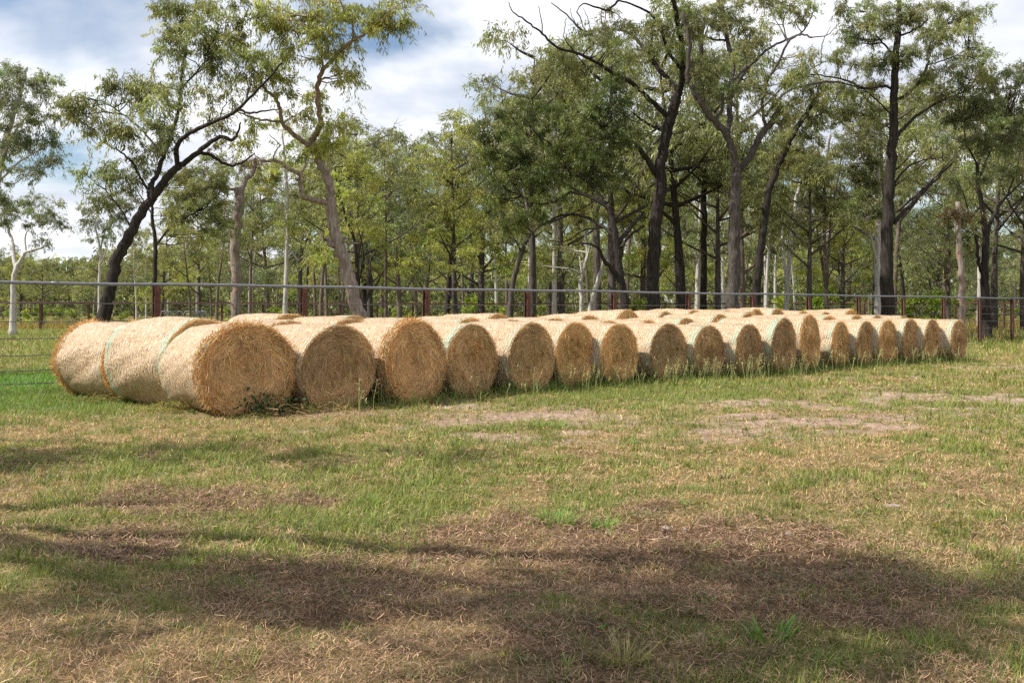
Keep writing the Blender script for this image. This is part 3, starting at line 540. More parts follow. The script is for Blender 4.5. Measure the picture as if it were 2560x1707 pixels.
def finish_tree(name, label, cat, group, base, limbs, crowns, bark, col, leaf=(0.17, 0.030), per=330, k=2.75, sides=9, crad=0.66, droop=0.8):
    """limbs: [(pts m, radii m)], crowns: [(centre, radii, density)] in metres; makes Empty > trunk, crown"""
    r = empty(name, tuple(base)); tag(r, label, cat, group); base = np.array(base, float)
    wm, fm = MB(), MB(); wp = []
    for j, (P, rad) in enumerate(limbs):
        tube(wm, P - base, rad, sides if rad.max() > 0.05 else 5, 0.10 if rad.max() > 0.08 else 0.05); wp.append(P)
    W = np.concatenate(wp)
    cs, ro = [], []
    for (c, rr, dens) in crowns:
        n = max(2, int(dens * k * math.pi * rr[0] * rr[2]))
        u = norm(rng.normal(size=(n, 3))) * (rng.uniform(0, 1, (n, 1)) ** 0.42); cs.append(np.array(c) + u * np.array(rr)); ro.append(crad * rng.uniform(0.6, 1.25, n))
    cs, ro = np.concatenate(cs), np.concatenate(ro)
    for c in cs[rng.uniform(size=len(cs)) < 0.8]:
        dv = W - c; dd = np.linalg.norm(dv, axis=1) + np.maximum(dv[:, 2], 0) * 1.5; i = int(np.argmin(dd)); a = W[i]
        if dd[i] > 5.5: continue
        mid = (a + c) / 2 + np.array([*rng.normal(0, 0.14, 2), rng.uniform(-0.25, 0.15)]) * np.linalg.norm(c - a) * 0.6
        ts = np.linspace(0, 1, 6)[:, None]; P = (1 - ts) ** 2 * a + 2 * ts * (1 - ts) * mid + ts ** 2 * c + rng.normal(0, 0.025, (6, 3)) * (ts > 0)
        r0 = min(0.045, 0.012 + 0.011 * np.linalg.norm(c - a)); tube(wm, P - base, np.linspace(r0, 0.007, 6), 4, 0, False)
        for q in range(2):
            e = c + norm(rng.normal(size=3) + np.array([0, 0, .3])) * crad * 0.8; tube(wm, np.array([P[3], (P[3] + e) / 2 + rng.normal(0, .06, 3), e]) - base, np.array([0.011, 0.008, 0.004]), 3, 0, False)
    wm.build('trunk', bark, r, True, False)
    thin = rng.uniform(size=len(cs)) < 0.92; cs, ro = cs[thin], ro[thin]
    foliage(fm, cs - base, ro, per, leaf[0], leaf[1], col, droop=droop); fm.build('crown', M_leaf, r, False)
    return r
def traced(ox, Y, limbs, crowns, label, bark, col, name='gum_tree', group='eucalypts beyond the cattle fence', depth=1.0, **kw):
    """limbs and crown lobes read off the photo at scale 1.96 from column ox; each limb also leads towards or away from the viewer"""
    s = Y / F / 1.96; L3, allp = [], []
    for j, (pts, r0, r1) in enumerate(limbs):
        pts = np.array(pts, float); d0 = 0.0
        if j and allp:
            A = np.concatenate([a[0] for a in allp]); Dp = np.concatenate([a[1] for a in allp]); d0 = Dp[np.argmin(((A - pts[0]) ** 2).sum(1))]
        ln = np.concatenate([[0], np.cumsum(np.linalg.norm(np.diff(pts, axis=0), axis=1))]) * s
        sl = 0.0 if j == 0 else rng.uniform(0.15, 0.65) * rng.choice([-1, 1]); dep = d0 + sl * ln * depth
        allp.append((pts, dep))
        Q = np.array([at(ox + p[0] / 1.96, p[1] / 1.96, Y + d) for p, d in zip(pts, dep)])
        if j == 0: Q[0, 2] = -0.15
        P = catmull(Q, 5); P[1:-1] += rng.normal(0, 0.012 + 0.10 * r1 * s, (len(P) - 2, 3))
        rad = np.linspace(r0, r1, len(P)) * s
        if j == 0: rad[:4] *= np.array([1.45, 1.22, 1.1, 1.04])
        L3.append((P, rad))
    W = np.concatenate([p for p, _ in L3]); C3 = []
    for cr in crowns:
        cx, cyy, rx, ry = cr[:4]; dens = cr[4] if len(cr) > 4 else 1.0
        rx, ry = rx * 1.2, ry * 1.2
        c = at(ox + cx / 1.96, cyy / 1.96, Y); i = np.argmin((W[:, 0] - c[0]) ** 2 + (W[:, 2] - c[2]) ** 2); dy = (W[i, 1] - Y) * 0.9 + rng.uniform(-0.5, 0.5)
        c = at(ox + cx / 1.96, cyy / 1.96, Y + dy); rz = 0.9 * math.sqrt(rx * ry) * s
        C3.append((c, (rx * s, rz, ry * s), dens))
    base = (L3[0][0][0][0], L3[0][0][0][1], 0.0)
    return finish_tree(name, label, 'tree', group, base, L3, C3, bark, col, **kw)
traced(0, 30, [([(462, 1750), (512, 1565), (540, 1420), (575, 1270), (625, 1180), (690, 1050), (760, 950), (830, 860), (880, 810)], 36, 17),
  ([(880, 810), (960, 760), (1030, 700), (1090, 672), (1140, 688), (1165, 650), (1180, 600)], 15, 4), ([(975, 750), (1030, 760), (1085, 795), (1140, 812), (1190, 795), (1240, 760)], 10, 4),
  ([(870, 815), (865, 740), (900, 670), (990, 625), (1080, 585), (1160, 545), (1240, 460), (1310, 390), (1380, 310)], 13, 4),
  ([(745, 950), (745, 900), (775, 850), (800, 770), (830, 690), (870, 560), (885, 440), (900, 300), (930, 150), (960, 20), (975, -80)], 13, 4),
  ([(740, 960), (690, 870), (640, 790), (580, 740), (510, 700)], 8, 3), ([(650, 1130), (600, 1040), (540, 960), (460, 890), (400, 830)], 6, 2),
  ([(800, 770), (700, 640), (600, 560), (500, 500), (420, 480)], 6, 2), ([(900, 300), (860, 220), (800, 100), (770, 10)], 4, 2), ([(885, 440), (980, 330), (1050, 200), (1150, 150), (1210, 60)], 5, 2),
  ([(1165, 540), (1230, 555), (1300, 545), (1370, 530)], 7, 3), ([(745, 900), (730, 940), (735, 970)], 14, 12)],
  [(430, 560, 130, 100), (380, 520, 80, 50), (600, 420, 170, 100), (700, 400, 110, 70), (720, 560, 150, 110), (570, 650, 140, 70), (690, 760, 90, 120), (440, 825, 90, 50), (520, 860, 80, 50), (570, 960, 80, 60, .7), (640, 900, 70, 60, .7),
   (800, 80, 90, 120), (930, 60, 130, 120), (820, 230, 80, 110), (960, 240, 110, 110), (1090, 120, 130, 130), (1080, 300, 130, 110), (1220, 90, 100, 130), (1200, 260, 110, 110), (930, 430, 90, 80, .8), (1120, 470, 100, 50, .5), (1010, 560, 110, 60, .5), (840, 640, 80, 90)],
  'dark gum tree with black trunk leaning right, growing behind the three side-on bales', B_black, OLIVE)
traced(500, 32, [([(805, 1735), (778, 1540), (742, 1420), (712, 1300), (680, 1200), (655, 1110), (642, 1030), (640, 960), (625, 880), (590, 800), (555, 730), (540, 690)], 34, 17),
  ([(545, 700), (565, 660), (590, 610), (580, 520), (575, 430), (600, 345), (650, 290), (700, 240), (750, 195), (810, 170), (840, 140)], 15, 5), ([(750, 195), (745, 110), (700, 40), (680, -30)], 6, 3), ([(840, 140), (900, 90), (950, 40), (1000, 10)], 3, 2),
  ([(535, 715), (490, 680), (440, 640), (400, 595), (390, 520), (350, 465), (310, 430), (290, 370), (240, 320)], 13, 5), ([(400, 595), (330, 590), (260, 575), (180, 545)], 7, 4),
  ([(635, 1000), (560, 980), (510, 965), (490, 910), (490, 860), (440, 830), (400, 800), (350, 785), (300, 790)], 14, 6), ([(360, 785), (370, 745), (390, 710), (340, 660)], 5, 2), ([(490, 860), (515, 820), (520, 780)], 6, 3),
  ([(600, 345), (595, 280), (560, 200), (520, 80)], 6, 2), ([(675, 1215), (640, 1195), (620, 1175)], 17, 14), ([(415, 600), (470, 565), (540, 520)], 4, 2), ([(560, 740), (600, 690), (640, 640)], 4, 2), ([(700, 1180), (740, 1195), (780, 1190)], 5, 3)],
  [(520, 90, 120, 110), (660, 40, 120, 80), (620, 190, 110, 70), (560, 230, 60, 60), (800, 50, 110, 80), (850, 140, 80, 50), (900, 90, 60, 50), (1020, 20, 50, 30, .8), (960, 100, 40, 25, .7), (690, 375, 70, 40), (740, 400, 40, 30), (770, 225, 30, 35, .8),
   (450, 200, 90, 90), (380, 120, 100, 120), (360, 300, 90, 80), (280, 420, 90, 70, .7), (420, 440, 80, 70, .8), (280, 640, 90, 60), (250, 690, 60, 50), (480, 560, 80, 60, .7), (560, 480, 60, 70, .6), (640, 600, 70, 90), (680, 690, 80, 60), (470, 740, 80, 50, .7), (600, 740, 50, 40)],
  'tall pale pinkish gum with bent smooth trunk and yellow green leaves', B_pink, YEL)
traced(500, 50, [([(178, 1660), (178, 1540), (175, 1380), (172, 1200), (180, 1080), (195, 990), (192, 925)], 25, 22), ([(190, 940), (150, 925), (110, 930)], 9, 4), ([(200, 940), (225, 880), (262, 850), (270, 780)], 13, 9),
  ([(160, 1200), (140, 1090), (115, 990)], 9, 4), ([(110, 930), (80, 880), (40, 850)], 4, 2)],
  [(150, 860, 60, 40, .5), (240, 800, 100, 60, .5), (60, 850, 70, 60, .6), (120, 760, 120, 60, .4)],
  'broken-topped tree stump with split reddish wood and few leaves, between two leaning gums', B_stump, (0.13, 0.10, 0.045), name='broken_tree')
traced(0, 48, [([(762, 1665), (758, 1400), (762, 1200), (745, 1060), (750, 980)], 13, 6), ([(762, 1210), (830, 1120), (900, 1070), (960, 1040)], 6, 3), ([(750, 1060), (700, 980), (660, 920)], 5, 2), ([(750, 990), (830, 900), (930, 840)], 5, 2)],
  [(900, 1000, 150, 80), (960, 890, 150, 90), (1010, 980, 90, 70), (860, 890, 110, 80), (1060, 860, 100, 80), (800, 1090, 100, 50, .7), (960, 1120, 110, 70, .8), (1050, 1080, 90, 90, .8), (680, 960, 80, 50, .6)],
  'thin dark tree with olive crown behind the leaning black gum', B_black, OLIVE)
traced(0, 45, [([(-70, 1690), (-60, 1200), (-20, 900), (40, 650), (100, 450), (130, 330)], 26, 7), ([(0, 800), (90, 620), (200, 520)], 7, 3), ([(-20, 900), (100, 790), (220, 720)], 7, 3), ([(60, 600), (20, 450), (30, 350)], 5, 2), ([(-15, 880), (60, 900), (130, 860)], 5, 2)],
  [(60, 350, 90, 60), (150, 390, 90, 60), (240, 450, 80, 60), (60, 480, 110, 80), (180, 540, 100, 60), (60, 620, 110, 70), (180, 650, 100, 50), (270, 720, 60, 40), (90, 740, 130, 70), (220, 790, 80, 50), (60, 850, 110, 60), (20, 950, 90, 60), (0, 450, 60, 120)],
  'blue green gum crown reaching in at the far left edge', B_white, BLUE)
traced(0, 52, [([(60, 1640), (65, 1440), (75, 1330), (110, 1260), (130, 1235), (215, 1210)], 16, 5), ([(75, 1330), (60, 1190), (40, 1120), (20, 1060)], 10, 4), ([(130, 1240), (125, 1150), (180, 1090)], 5, 2)],
  [(60, 1010, 110, 50, .8), (140, 980, 70, 40, .8), (230, 1010, 80, 50, .8), (260, 1090, 70, 40, .8), (150, 1080, 100, 50, .7), (30, 1080, 70, 60, .8), (200, 1150, 80, 40, .6)],
  'white barked gum with forked trunk below the left edge crown', B_white, BLUE)
traced(0, 60, [([(482, 1600), (486, 1400), (490, 1250), (470, 1120), (450, 1050)], 8, 4), ([(490, 1250), (510, 1150), (550, 1040)], 4, 2), ([(488, 1300), (520, 1230), (530, 1180)], 3, 2)],
  [(445, 1040, 50, 50, .9), (520, 980, 60, 40, .9), (570, 1010, 70, 60, .9), (510, 1160, 50, 50, .9), (440, 1090, 40, 40, .8), (560, 1100, 60, 50, .8)],
  'slender pale sapling gum left of the leaning black trunk', B_white, BLUE)
traced(1100, 42, [([(918, 1685), (905, 1500), (888, 1400), (875, 1280), (862, 1180), (845, 1080), (830, 1010)], 26, 12), ([(872, 1360), (835, 1310), (800, 1270), (780, 1220), (730, 1195), (650, 1195)], 14, 3),
  ([(880, 1270), (900, 1200), (940, 1150), (1000, 1110)], 10, 5), ([(872, 1200), (930, 1120), (985, 1055)], 12, 9), ([(855, 1160), (790, 1105), (700, 1060), (600, 1055), (520, 1090), (440, 1150)], 9, 3), ([(840, 1060), (790, 970), (740, 900), (700, 870), (640, 860)], 9, 4),
  ([(835, 1030), (740, 970), (640, 945), (560, 990), (480, 1000), (400, 960), (350, 940)], 7, 3), ([(800, 1115), (700, 1130), (620, 1180), (540, 1180)], 5, 2), ([(845, 1010), (850, 930), (890, 880), (920, 840)], 6, 2), ([(640, 860), (600, 740), (560, 620)], 5, 2), ([(740, 900), (760, 760), (800, 620)], 5, 2), ([(400, 960), (320, 840), (260, 760)], 3, 2), ([(600, 740), (480, 660), (400, 580)], 4, 2)],
  [(220, 600, 90, 80), (330, 560, 90, 60), (440, 560, 120, 70), (560, 600, 120, 70), (700, 560, 110, 70), (560, 720, 150, 90), (400, 720, 130, 80), (270, 740, 100, 80), (300, 870, 110, 80), (450, 860, 150, 80), (620, 850, 130, 80), (750, 710, 110, 90), (830, 570, 110, 90), (820, 830, 90, 80), (320, 1040, 100, 80, .8), (440, 1070, 90, 60, .7),
   (900, 900, 70, 60, .7), (250, 980, 70, 70, .8), (540, 990, 120, 50, .5), (860, 440, 90, 70), (900, 720, 70, 90, .8)],
  'low spreading gum with many curved dark branches and broad olive crown', B_black, (0.095, 0.12, 0.032))
traced(1100, 44, [([(1040, 1680), (1045, 1500), (1042, 1350), (1050, 1150), (1060, 1050), (1080, 930), (1078, 800), (1105, 680), (1140, 550), (1165, 470)], 34, 24),
  ([(1055, 850), (1000, 760), (940, 700), (850, 680), (730, 685)], 16, 5), ([(830, 675), (800, 600), (780, 540)], 5, 2), ([(1160, 480), (1130, 400), (1080, 350), (1020, 270), (960, 190), (900, 150), (800, 145), (700, 150), (620, 70), (545, 15)], 13, 2.5),
  ([(1125, 580), (1010, 470), (930, 400), (850, 360), (770, 310), (680, 265), (580, 235), (500, 165), (430, 110), (360, 60), (335, 10)], 13, 2), ([(1170, 470), (1190, 340), (1185, 220), (1160, 80), (1130, -40)], 16, 9), ([(1180, 340), (1120, 250), (1060, 100), (980, 40), (870, 0)], 9, 4), ([(880, 0), (820, 50), (760, 35), (700, 20), (670, 60)], 6, 2),
  ([(660, 258), (610, 190), (605, 170), (620, 90)], 3, 1.5), ([(505, 170), (495, 90), (480, 30)], 3, 1.5), ([(690, 145), (650, 90), (640, 40)], 2.5, 1.2), ([(740, 150), (720, 80), (700, 40)], 2.5, 1.2), ([(800, 145), (790, 70), (820, 20)], 2.5, 1.2), ([(850, 355), (800, 330), (700, 325)], 4, 2), ([(1020, 270), (1040, 170), (1030, 110)], 5, 2)],
  [(790, 200, 90, 50), (880, 110, 70, 50), (900, 240, 90, 60), (1010, 280, 100, 80), (830, 300, 80, 40, .7), (1100, 80, 90, 80), (1000, 160, 90, 60), (980, 400, 90, 50, .8), (1200, 200, 90, 100), (750, 160, 60, 40, .7), (1240, 340, 90, 80), (1250, 80, 80, 80)],
  'black ironbark with dead bare branches reaching into the cloudy sky', B_black, OLIVE)
traced(1500, 42, [([(645, 1690), (650, 1500), (655, 1300), (662, 1150), (665, 1000), (668, 880), (672, 820)], 33, 24), ([(668, 830), (650, 740), (620, 660), (570, 600), (520, 540), (480, 480), (450, 420), (430, 360), (440, 200), (400, 60)], 20, 9), ([(625, 650), (635, 560), (635, 470), (650, 330), (625, 200), (600, 60), (590, -40)], 15, 9),
  ([(690, 825), (740, 760), (790, 660), (840, 600), (885, 530)], 18, 14), ([(810, 640), (800, 560), (795, 490), (830, 380), (880, 300), (920, 210), (980, 170), (1040, 185)], 8, 4), ([(815, 570), (870, 490), (950, 435), (1080, 405), (1180, 405), (1290, 435), (1340, 430)], 8, 3), ([(640, 490), (690, 380), (780, 280), (850, 225), (930, 190), (1000, 150), (1050, 50)], 9, 3),
  ([(620, 200), (540, 190), (480, 150), (420, 100), (380, 50)], 6, 3), ([(560, 590), (600, 530), (610, 450), (720, 320)], 9, 6), ([(950, 435), (1020, 350), (1090, 310), (1140, 290)], 4, 2), ([(1040, 185), (1110, 175), (1180, 110)], 3, 1.5), ([(1085, 310), (1090, 220), (1130, 130)], 3, 1.5), ([(920, 210), (900, 100), (940, 20)], 4, 2)],
  [(480, 60, 110, 90), (620, 60, 100, 90), (740, 70, 110, 90), (860, 60, 100, 80), (980, 80, 90, 70), (790, 190, 90, 70), (700, 230, 80, 60), (1010, 240, 50, 50), (540, 290, 90, 80), (760, 420, 100, 80), (870, 400, 80, 60), (570, 420, 90, 70, .7), (960, 300, 60, 50, .6), (920, 540, 100, 70), (740, 550, 80, 60, .8)],
  'grey fissured gum forking into a wide Y with a snapped right limb', B_grey, OLIVE)
traced(1500, 46, [([(753, 1670), (765, 1500), (775, 1300), (800, 1150), (815, 1000), (840, 900), (880, 800), (910, 740), (935, 680), (980, 600), (1030, 530), (1060, 470)], 22, 10), ([(905, 740), (900, 650), (865, 600)], 9, 5), ([(1060, 470), (1080, 400), (1060, 340)], 6, 2), ([(1000, 580), (1080, 560), (1150, 500)], 4, 2)],
  [(1080, 460, 90, 60), (1010, 420, 80, 60), (1000, 640, 100, 80), (1090, 560, 90, 70), (940, 760, 90, 70), (1150, 500, 80, 60), (860, 700, 80, 70, .8)],
  'black trunked gum leaning to the right beside the forked grey gum', B_black, OLIVE)
traced(1500, 55, [([(505, 1640), (508, 1300), (510, 1000), (512, 700), (500, 400), (495, 200), (520, 50)], 16, 8), ([(510, 900), (440, 840), (380, 760)], 6, 2), ([(510, 820), (580, 760), (620, 720)], 5, 2), ([(508, 1050), (420, 980), (340, 920)], 5, 2)],
  [(520, 780, 110, 80), (430, 800, 90, 60), (570, 870, 100, 70), (480, 640, 100, 80), (380, 700, 90, 70), (400, 920, 90, 60, .8), (600, 660, 80, 70), (500, 500, 100, 70), (340, 1020, 70, 60, .6)],
  'straight dark trunked gum standing between the black ironbark and forked gum', B_black, OLIVE)
traced(1500, 52, [([(1117, 1650), (1110, 1400), (1100, 1200), (1100, 950), (1110, 780), (1130, 660)], 11, 4), ([(1113, 1400), (1130, 1100), (1160, 900), (1190, 750)], 8, 3), ([(1120, 1360), (1180, 1240), (1220, 1120)], 4, 2), ([(1130, 1080), (1200, 950), (1240, 880)], 3, 1.5)],
  [(1130, 700, 80, 50, .6), (1110, 900, 30, 40, .8), (1200, 740, 60, 40, .6), (1040, 1000, 80, 70, .8), (1230, 860, 80, 60, .7), (1060, 880, 60, 60, .6)],
  'pair of thin bare stems in the sky gap left of the tallest trunk', B_brown, DARK)
traced(1500, 56, [([(905, 1640), (915, 1450), (930, 1250), (960, 1000), (985, 880), (1000, 780)], 13, 4), ([(918, 1400), (895, 1200), (890, 1000), (885, 860)], 8, 3), ([(950, 1060), (1010, 940), (1040, 850)], 4, 2)],
  [(990, 830, 90, 80), (900, 880, 90, 80), (1040, 900, 80, 70), (930, 740, 90, 70), (860, 1000, 70, 80, .8), (1010, 1040, 80, 70, .7)],
  'pale double stemmed gum just right of the black leaning trunk', B_white, OLIVE)
traced(1860, 52, [([(655, 1650), (655, 1400), (657, 1200), (662, 1000), (650, 750), (640, 640)], 18, 7), ([(650, 1290), (620, 1150), (600, 1080)], 7, 3), ([(655, 900), (600, 800), (560, 720)], 4, 2)],
  [(560, 640, 100, 70), (520, 720, 90, 80), (600, 740, 90, 80), (560, 950, 110, 80), (590, 1050, 100, 60), (510, 1010, 80, 60), (640, 850, 70, 60)],
  'smooth pale grey gum standing close on the left of the tallest trunk', B_white, DARK)
traced(1860, 44, [([(700, 1680), (705, 1500), (700, 1300), (705, 1100), (712, 950), (722, 800), (730, 700), (735, 550), (740, 400), (745, 250), (755, 120), (760, -40)], 35, 12), ([(730, 690), (770, 640), (830, 580), (900, 530), (980, 490), (1060, 460)], 10, 4), ([(740, 500), (800, 460), (860, 400), (900, 320), (900, 250), (940, 150)], 9, 4),
  ([(735, 1090), (820, 1000), (880, 940), (950, 870), (1025, 790)], 11, 4), ([(735, 900), (800, 820), (880, 785), (970, 775)], 6, 2), ([(735, 450), (690, 420), (600, 435), (520, 400), (440, 380), (330, 365)], 7, 3), ([(728, 570), (640, 480), (590, 440)], 5, 2), ([(745, 280), (690, 220), (640, 160), (600, 60)], 6, 2), ([(750, 180), (830, 150), (900, 100)], 6, 3), ([(730, 640), (660, 600), (600, 570)], 4, 2), ([(900, 320), (1000, 290), (1100, 240)], 4, 2), ([(885, 940), (960, 1000), (1040, 1040)], 3, 1.5)],
  [(560, 80, 110, 90), (660, 100, 100, 100), (780, 80, 110, 90), (900, 60, 100, 80), (1000, 60, 90, 70), (1110, 70, 90, 70), (560, 240, 100, 90), (660, 280, 90, 70), (800, 240, 110, 80), (960, 190, 100, 80), (1080, 180, 110, 80), (640, 430, 90, 60, .8), (600, 560, 120, 70), (540, 480, 80, 60, .8), (880, 380, 100, 60), (1000, 330, 100, 70), (1130, 320, 100, 80), (500, 330, 60, 60, .8), (820, 470, 80, 50, .7), (960, 470, 90, 60), (930, 720, 70, 50, .5), (820, 930, 80, 60, .5)],
  'tallest dark straight trunked gum of the right half with big crown', B_black, OLIVE)
traced(1860, 46, [([(1182, 1670), (1182, 1450), (1178, 1300), (1185, 1180), (1180, 1080), (1150, 900), (1140, 800)], 26, 8), ([(1190, 1150), (1230, 1040), (1290, 960), (1390, 870)], 11, 4), ([(1165, 1000), (1110, 1060), (1080, 960), (1040, 880)], 5, 2), ([(1150, 880), (1200, 760), (1260, 640)], 5, 2), ([(1140, 800), (1090, 700), (1080, 600)], 5, 2), ([(1290, 960), (1340, 820), (1360, 700)], 5, 2), ([(1165, 1330), (1150, 1270), (1135, 1150)], 10, 6)],
  [(1060, 560, 100, 80), (1180, 560, 110, 80), (1290, 540, 100, 80), (1110, 690, 100, 70), (1240, 700, 110, 70), (1340, 680, 80, 80), (1300, 840, 90, 60, .8), (1180, 820, 80, 50, .6), (1180, 430, 100, 80), (1290, 400, 100, 80), (1080, 880, 80, 60, .7), (1380, 520, 70, 90), (1050, 470, 80, 70), (1380, 400, 70, 90)],
  'dark forked gum near the right edge standing behind the last bales', B_black, DARK)
traced(1860, 42, [([(1066, 1680), (1068, 1450), (1060, 1280), (1052, 1150), (1048, 990)], 19, 12), ([(1052, 1100), (1030, 1060), (1010, 1045)], 5, 2)],
  [(1020, 1040, 30, 25, .5), (1075, 1060, 25, 25, .4)], 'snapped reddish dead trunk beside the fence right of the tallest gum', B_stump, (0.11, 0.08, 0.04), name='dead_trunk')
traced(1100, 50, [([(320, 1660), (345, 1500), (360, 1380), (400, 1240), (440, 1150)], 17, 9), ([(400, 1240), (360, 1160), (300, 1100)], 6, 2)],
  [(440, 1100, 110, 60, .7), (330, 1130, 90, 50, .7), (260, 1080, 80, 60, .7)], 'leaning grey brown trunk behind the spreading gum, left of its crown', B_grey, OLIVE)
traced(1100, 55, [([(690, 1640), (695, 1480), (690, 1380), (715, 1280), (720, 1200), (700, 1050)], 13, 6), ([(715, 1290), (745, 1180), (760, 1100)], 6, 3)],
  [(700, 1020, 90, 60, .6), (760, 1080, 80, 50, .6), (560, 1290, 90, 80, .7)], 'white gum stem straight behind the spreading gum', B_white, OLIVE)
traced(1100, 54, [([(715, 1640), (745, 1480), (790, 1330), (830, 1200), (870, 1060)], 15, 7)], [(860, 1000, 90, 60, .6), (800, 1060, 60, 50, .6)], 'white gum stem slanting right beside the straight white one', B_white, OLIVE)
traced(500, 56, [([(415, 1640), (425, 1300), (428, 1000), (415, 800), (400, 640)], 12, 5), ([(426, 1100), (380, 980), (330, 920)], 4, 2), ([(420, 900), (470, 840), (520, 800)], 4, 2)],
  [(330, 900, 80, 60, .8), (470, 1000, 70, 60, .8), (380, 860, 70, 70, .8), (520, 900, 70, 60, .8), (460, 1130, 70, 60, .8), (400, 600, 60, 60, .6)], 'straight white pole-like gum trunk left of the bent pinkish gum', B_white, YEL)
traced(500, 40, [([(790, 1690), (775, 1440), (760, 1200), (720, 1080), (680, 940), (660, 820)], 10, 4), ([(785, 1540), (840, 1400), (830, 1300), (860, 1240)], 8, 4), ([(778, 1400), (800, 1250), (770, 1100)], 6, 2)],
  [(720, 820, 110, 70), (800, 880, 90, 80), (700, 950, 80, 60, .8), (840, 1020, 80, 70), (800, 1120, 70, 60, .8), (620, 1180, 80, 60, .8), (600, 1290, 80, 60), (880, 1180, 60, 60, .8)],
  'slim dark stems right behind the foot of the bent pinkish gum', B_black, YEL)
# the trees left of the frame that shade the foreground
def shade_tree(x, y, h, lobes, label):
    P = catmull([(x, y, -0.1), (x + 0.1, y, h * 0.3), (x - 0.1, y + 0.1, h * 0.6), (x + 0.1, y, h * 0.85)], 5); limbs = [(P, np.linspace(0.2, 0.06, len(P)))]
    for (c, rr, d) in lobes: limbs.append((catmull([P[8], (P[8] + np.array(c)) / 2 + np.array((0, 0, .3)), c], 5), np.linspace(0.08, 0.02, 11)))
    finish_tree('shade_gum', label, 'tree', 'gums left of the view', (x, y, 0), limbs, lobes, B_grey, OLIVE, leaf=(0.2, 0.045), per=200, k=2.2)
def over(sx_, sy_, h): return (sx_ + SUN_DIR[0] / math.tan(R(SUN_EL)) * h, sy_ + SUN_DIR[1] / math.tan(R(SUN_EL)) * h, h)
shade_tree(-8.6, 6.0, 9, [(over(-0.9, 5.0, 6.6), (1.7, 0.55, 0.7), 1.3), (over(0.6, 4.6, 7.4), (1.8, 0.75, 0.7), 1.2), (over(1.7, 5.3, 8.2), (1.4, 0.6, 0.7), 0.9), (over(0.0, 3.9, 7.2), (0.9, 0.5, 0.6), 0.9), (over(2.4, 4.2, 8.5), (1.1, .5, .6), 0.8), (over(0.9, 3.95, 7.9), (1.3, 0.45, 0.6), 0.9), (over(-1.6, 4.75, 6.2), (0.9, 0.35, 0.5), 0.8), (over(2.6, 5.2, 9.0), (0.9, .5, .6), 0.7), (over(-2.4, 5.6, 6.2), (0.8, 0.4, 0.6), 0.7)],
           'grey barked gum left of the view that shades the nearest grass')
shade_tree(-12.0, 11.0, 9, [(over(-4.9, 9.6, 6.8), (1.7, 1.0, 0.8), 1.3), (over(-3.2, 9.9, 7.6), (1.6, 0.9, 0.8), 1.0), (over(-4.7, 8.75, 6.4), (1.4, 0.6, 0.6), 1.0), (over(-1.5, 9.4, 8.2), (1.2, 0.5, 0.6), 0.6)], 'grey barked gum left of the view level with the bales')
shade_tree(-19.0, 22.5, 10, [(over(-11.2, 20.6, 7.5), (1.6, 1.3, 0.9), 1.2), (over(-13.0, 21.5, 6.8), (1.5, 1.4, 0.9), 1.2)], 'grey barked gum far out on the left by the fence')

# ---------------------------------------------------------------- the woodland behind: a few kinds, copied one by one
def wood_proto(name, label, group, h, kind, bark, col, seed):
    lean = rng.normal(0, 0.05 * h, 2); P = catmull([(0, 0, -0.15), (lean[0] * .2, lean[1] * .2, h * 0.3), (lean[0] * .6 + rng.normal(0, .15), lean[1] * .6, h * 0.6), (lean[0], lean[1], h * 0.93)], 5)
    r0 = 0.017 * h if kind != 'slim' else 0.011 * h
    limbs = [(P, np.linspace(r0, 0.03, len(P)))]; crowns = []
    nb = {'slim': 9, 'broad': 13, 'bushy': 15}[kind]; z0 = {'slim': 0.45, 'broad': 0.38, 'bushy': 0.2}[kind]
    for i in range(nb):
        f = z0 + (0.98 - z0) * (i + rng.uniform(0, 1)) / nb; a = P[min(len(P) - 1, int(f * 15 / 0.95))]; th = i * 2.4 + rng.uniform(-.5, .5)
        ln = h * {'slim': 0.13, 'broad': 0.25, 'bushy': 0.2}[kind] * (1.25 - 0.75 * (f - z0) / (1 - z0)) * rng.uniform(0.7, 1.2)
        e = a + np.array((math.cos(th) * ln, math.sin(th) * ln, ln * rng.uniform(0.3, 0.9)))
        limbs.append((catmull([a, (a + e) / 2 + np.array((0, 0, -0.06 * ln)), e], 4), np.linspace(r0 * 0.4, 0.015, 9)))
        rr = h * {'slim': 0.075, 'broad': 0.095, 'bushy': 0.09}[kind] * rng.uniform(0.75, 1.3); crowns.append((e, (rr, rr, rr * 0.75), 1.0))
        if rng.uniform() < 0.6: crowns.append((a + (e - a) * 0.5 + np.array((0, 0, .3)), (rr * .7, rr * .7, rr * 0.5), 0.8))
    return finish_tree(name, label, 'tree', group, (0, 0, 0), limbs, crowns, bark, col, leaf=(0.25, 0.048), per=160, k=1.5, sides=7, crad=0.9)
KINDS = [('slender_gum', 'slim pale trunked gum in the woodland behind the second fence', 'slim pale gums of the woodland', 'slim', B_white, OLIVE), ('slender_gum', 'slim brown trunked gum in the woodland behind the second fence', 'slim brown gums of the woodland', 'slim', B_brown, OLIVE),
         ('ironbark_tree', 'dark broad crowned ironbark in the woodland behind the second fence', 'ironbarks of the woodland', 'broad', B_black, DARK), ('woodland_gum', 'grey trunked broad gum in the woodland behind the second fence', 'grey gums of the woodland', 'broad', B_grey, OLIVE),
         ('bushy_gum', 'bright yellow green bushy gum in the woodland behind the second fence', 'bushy young gums of the woodland', 'bushy', B_grey, YEL), ('bushy_gum', 'blue green bushy gum in the woodland behind the second fence', 'blue green gums of the woodland', 'bushy', B_brown, BLUE)]
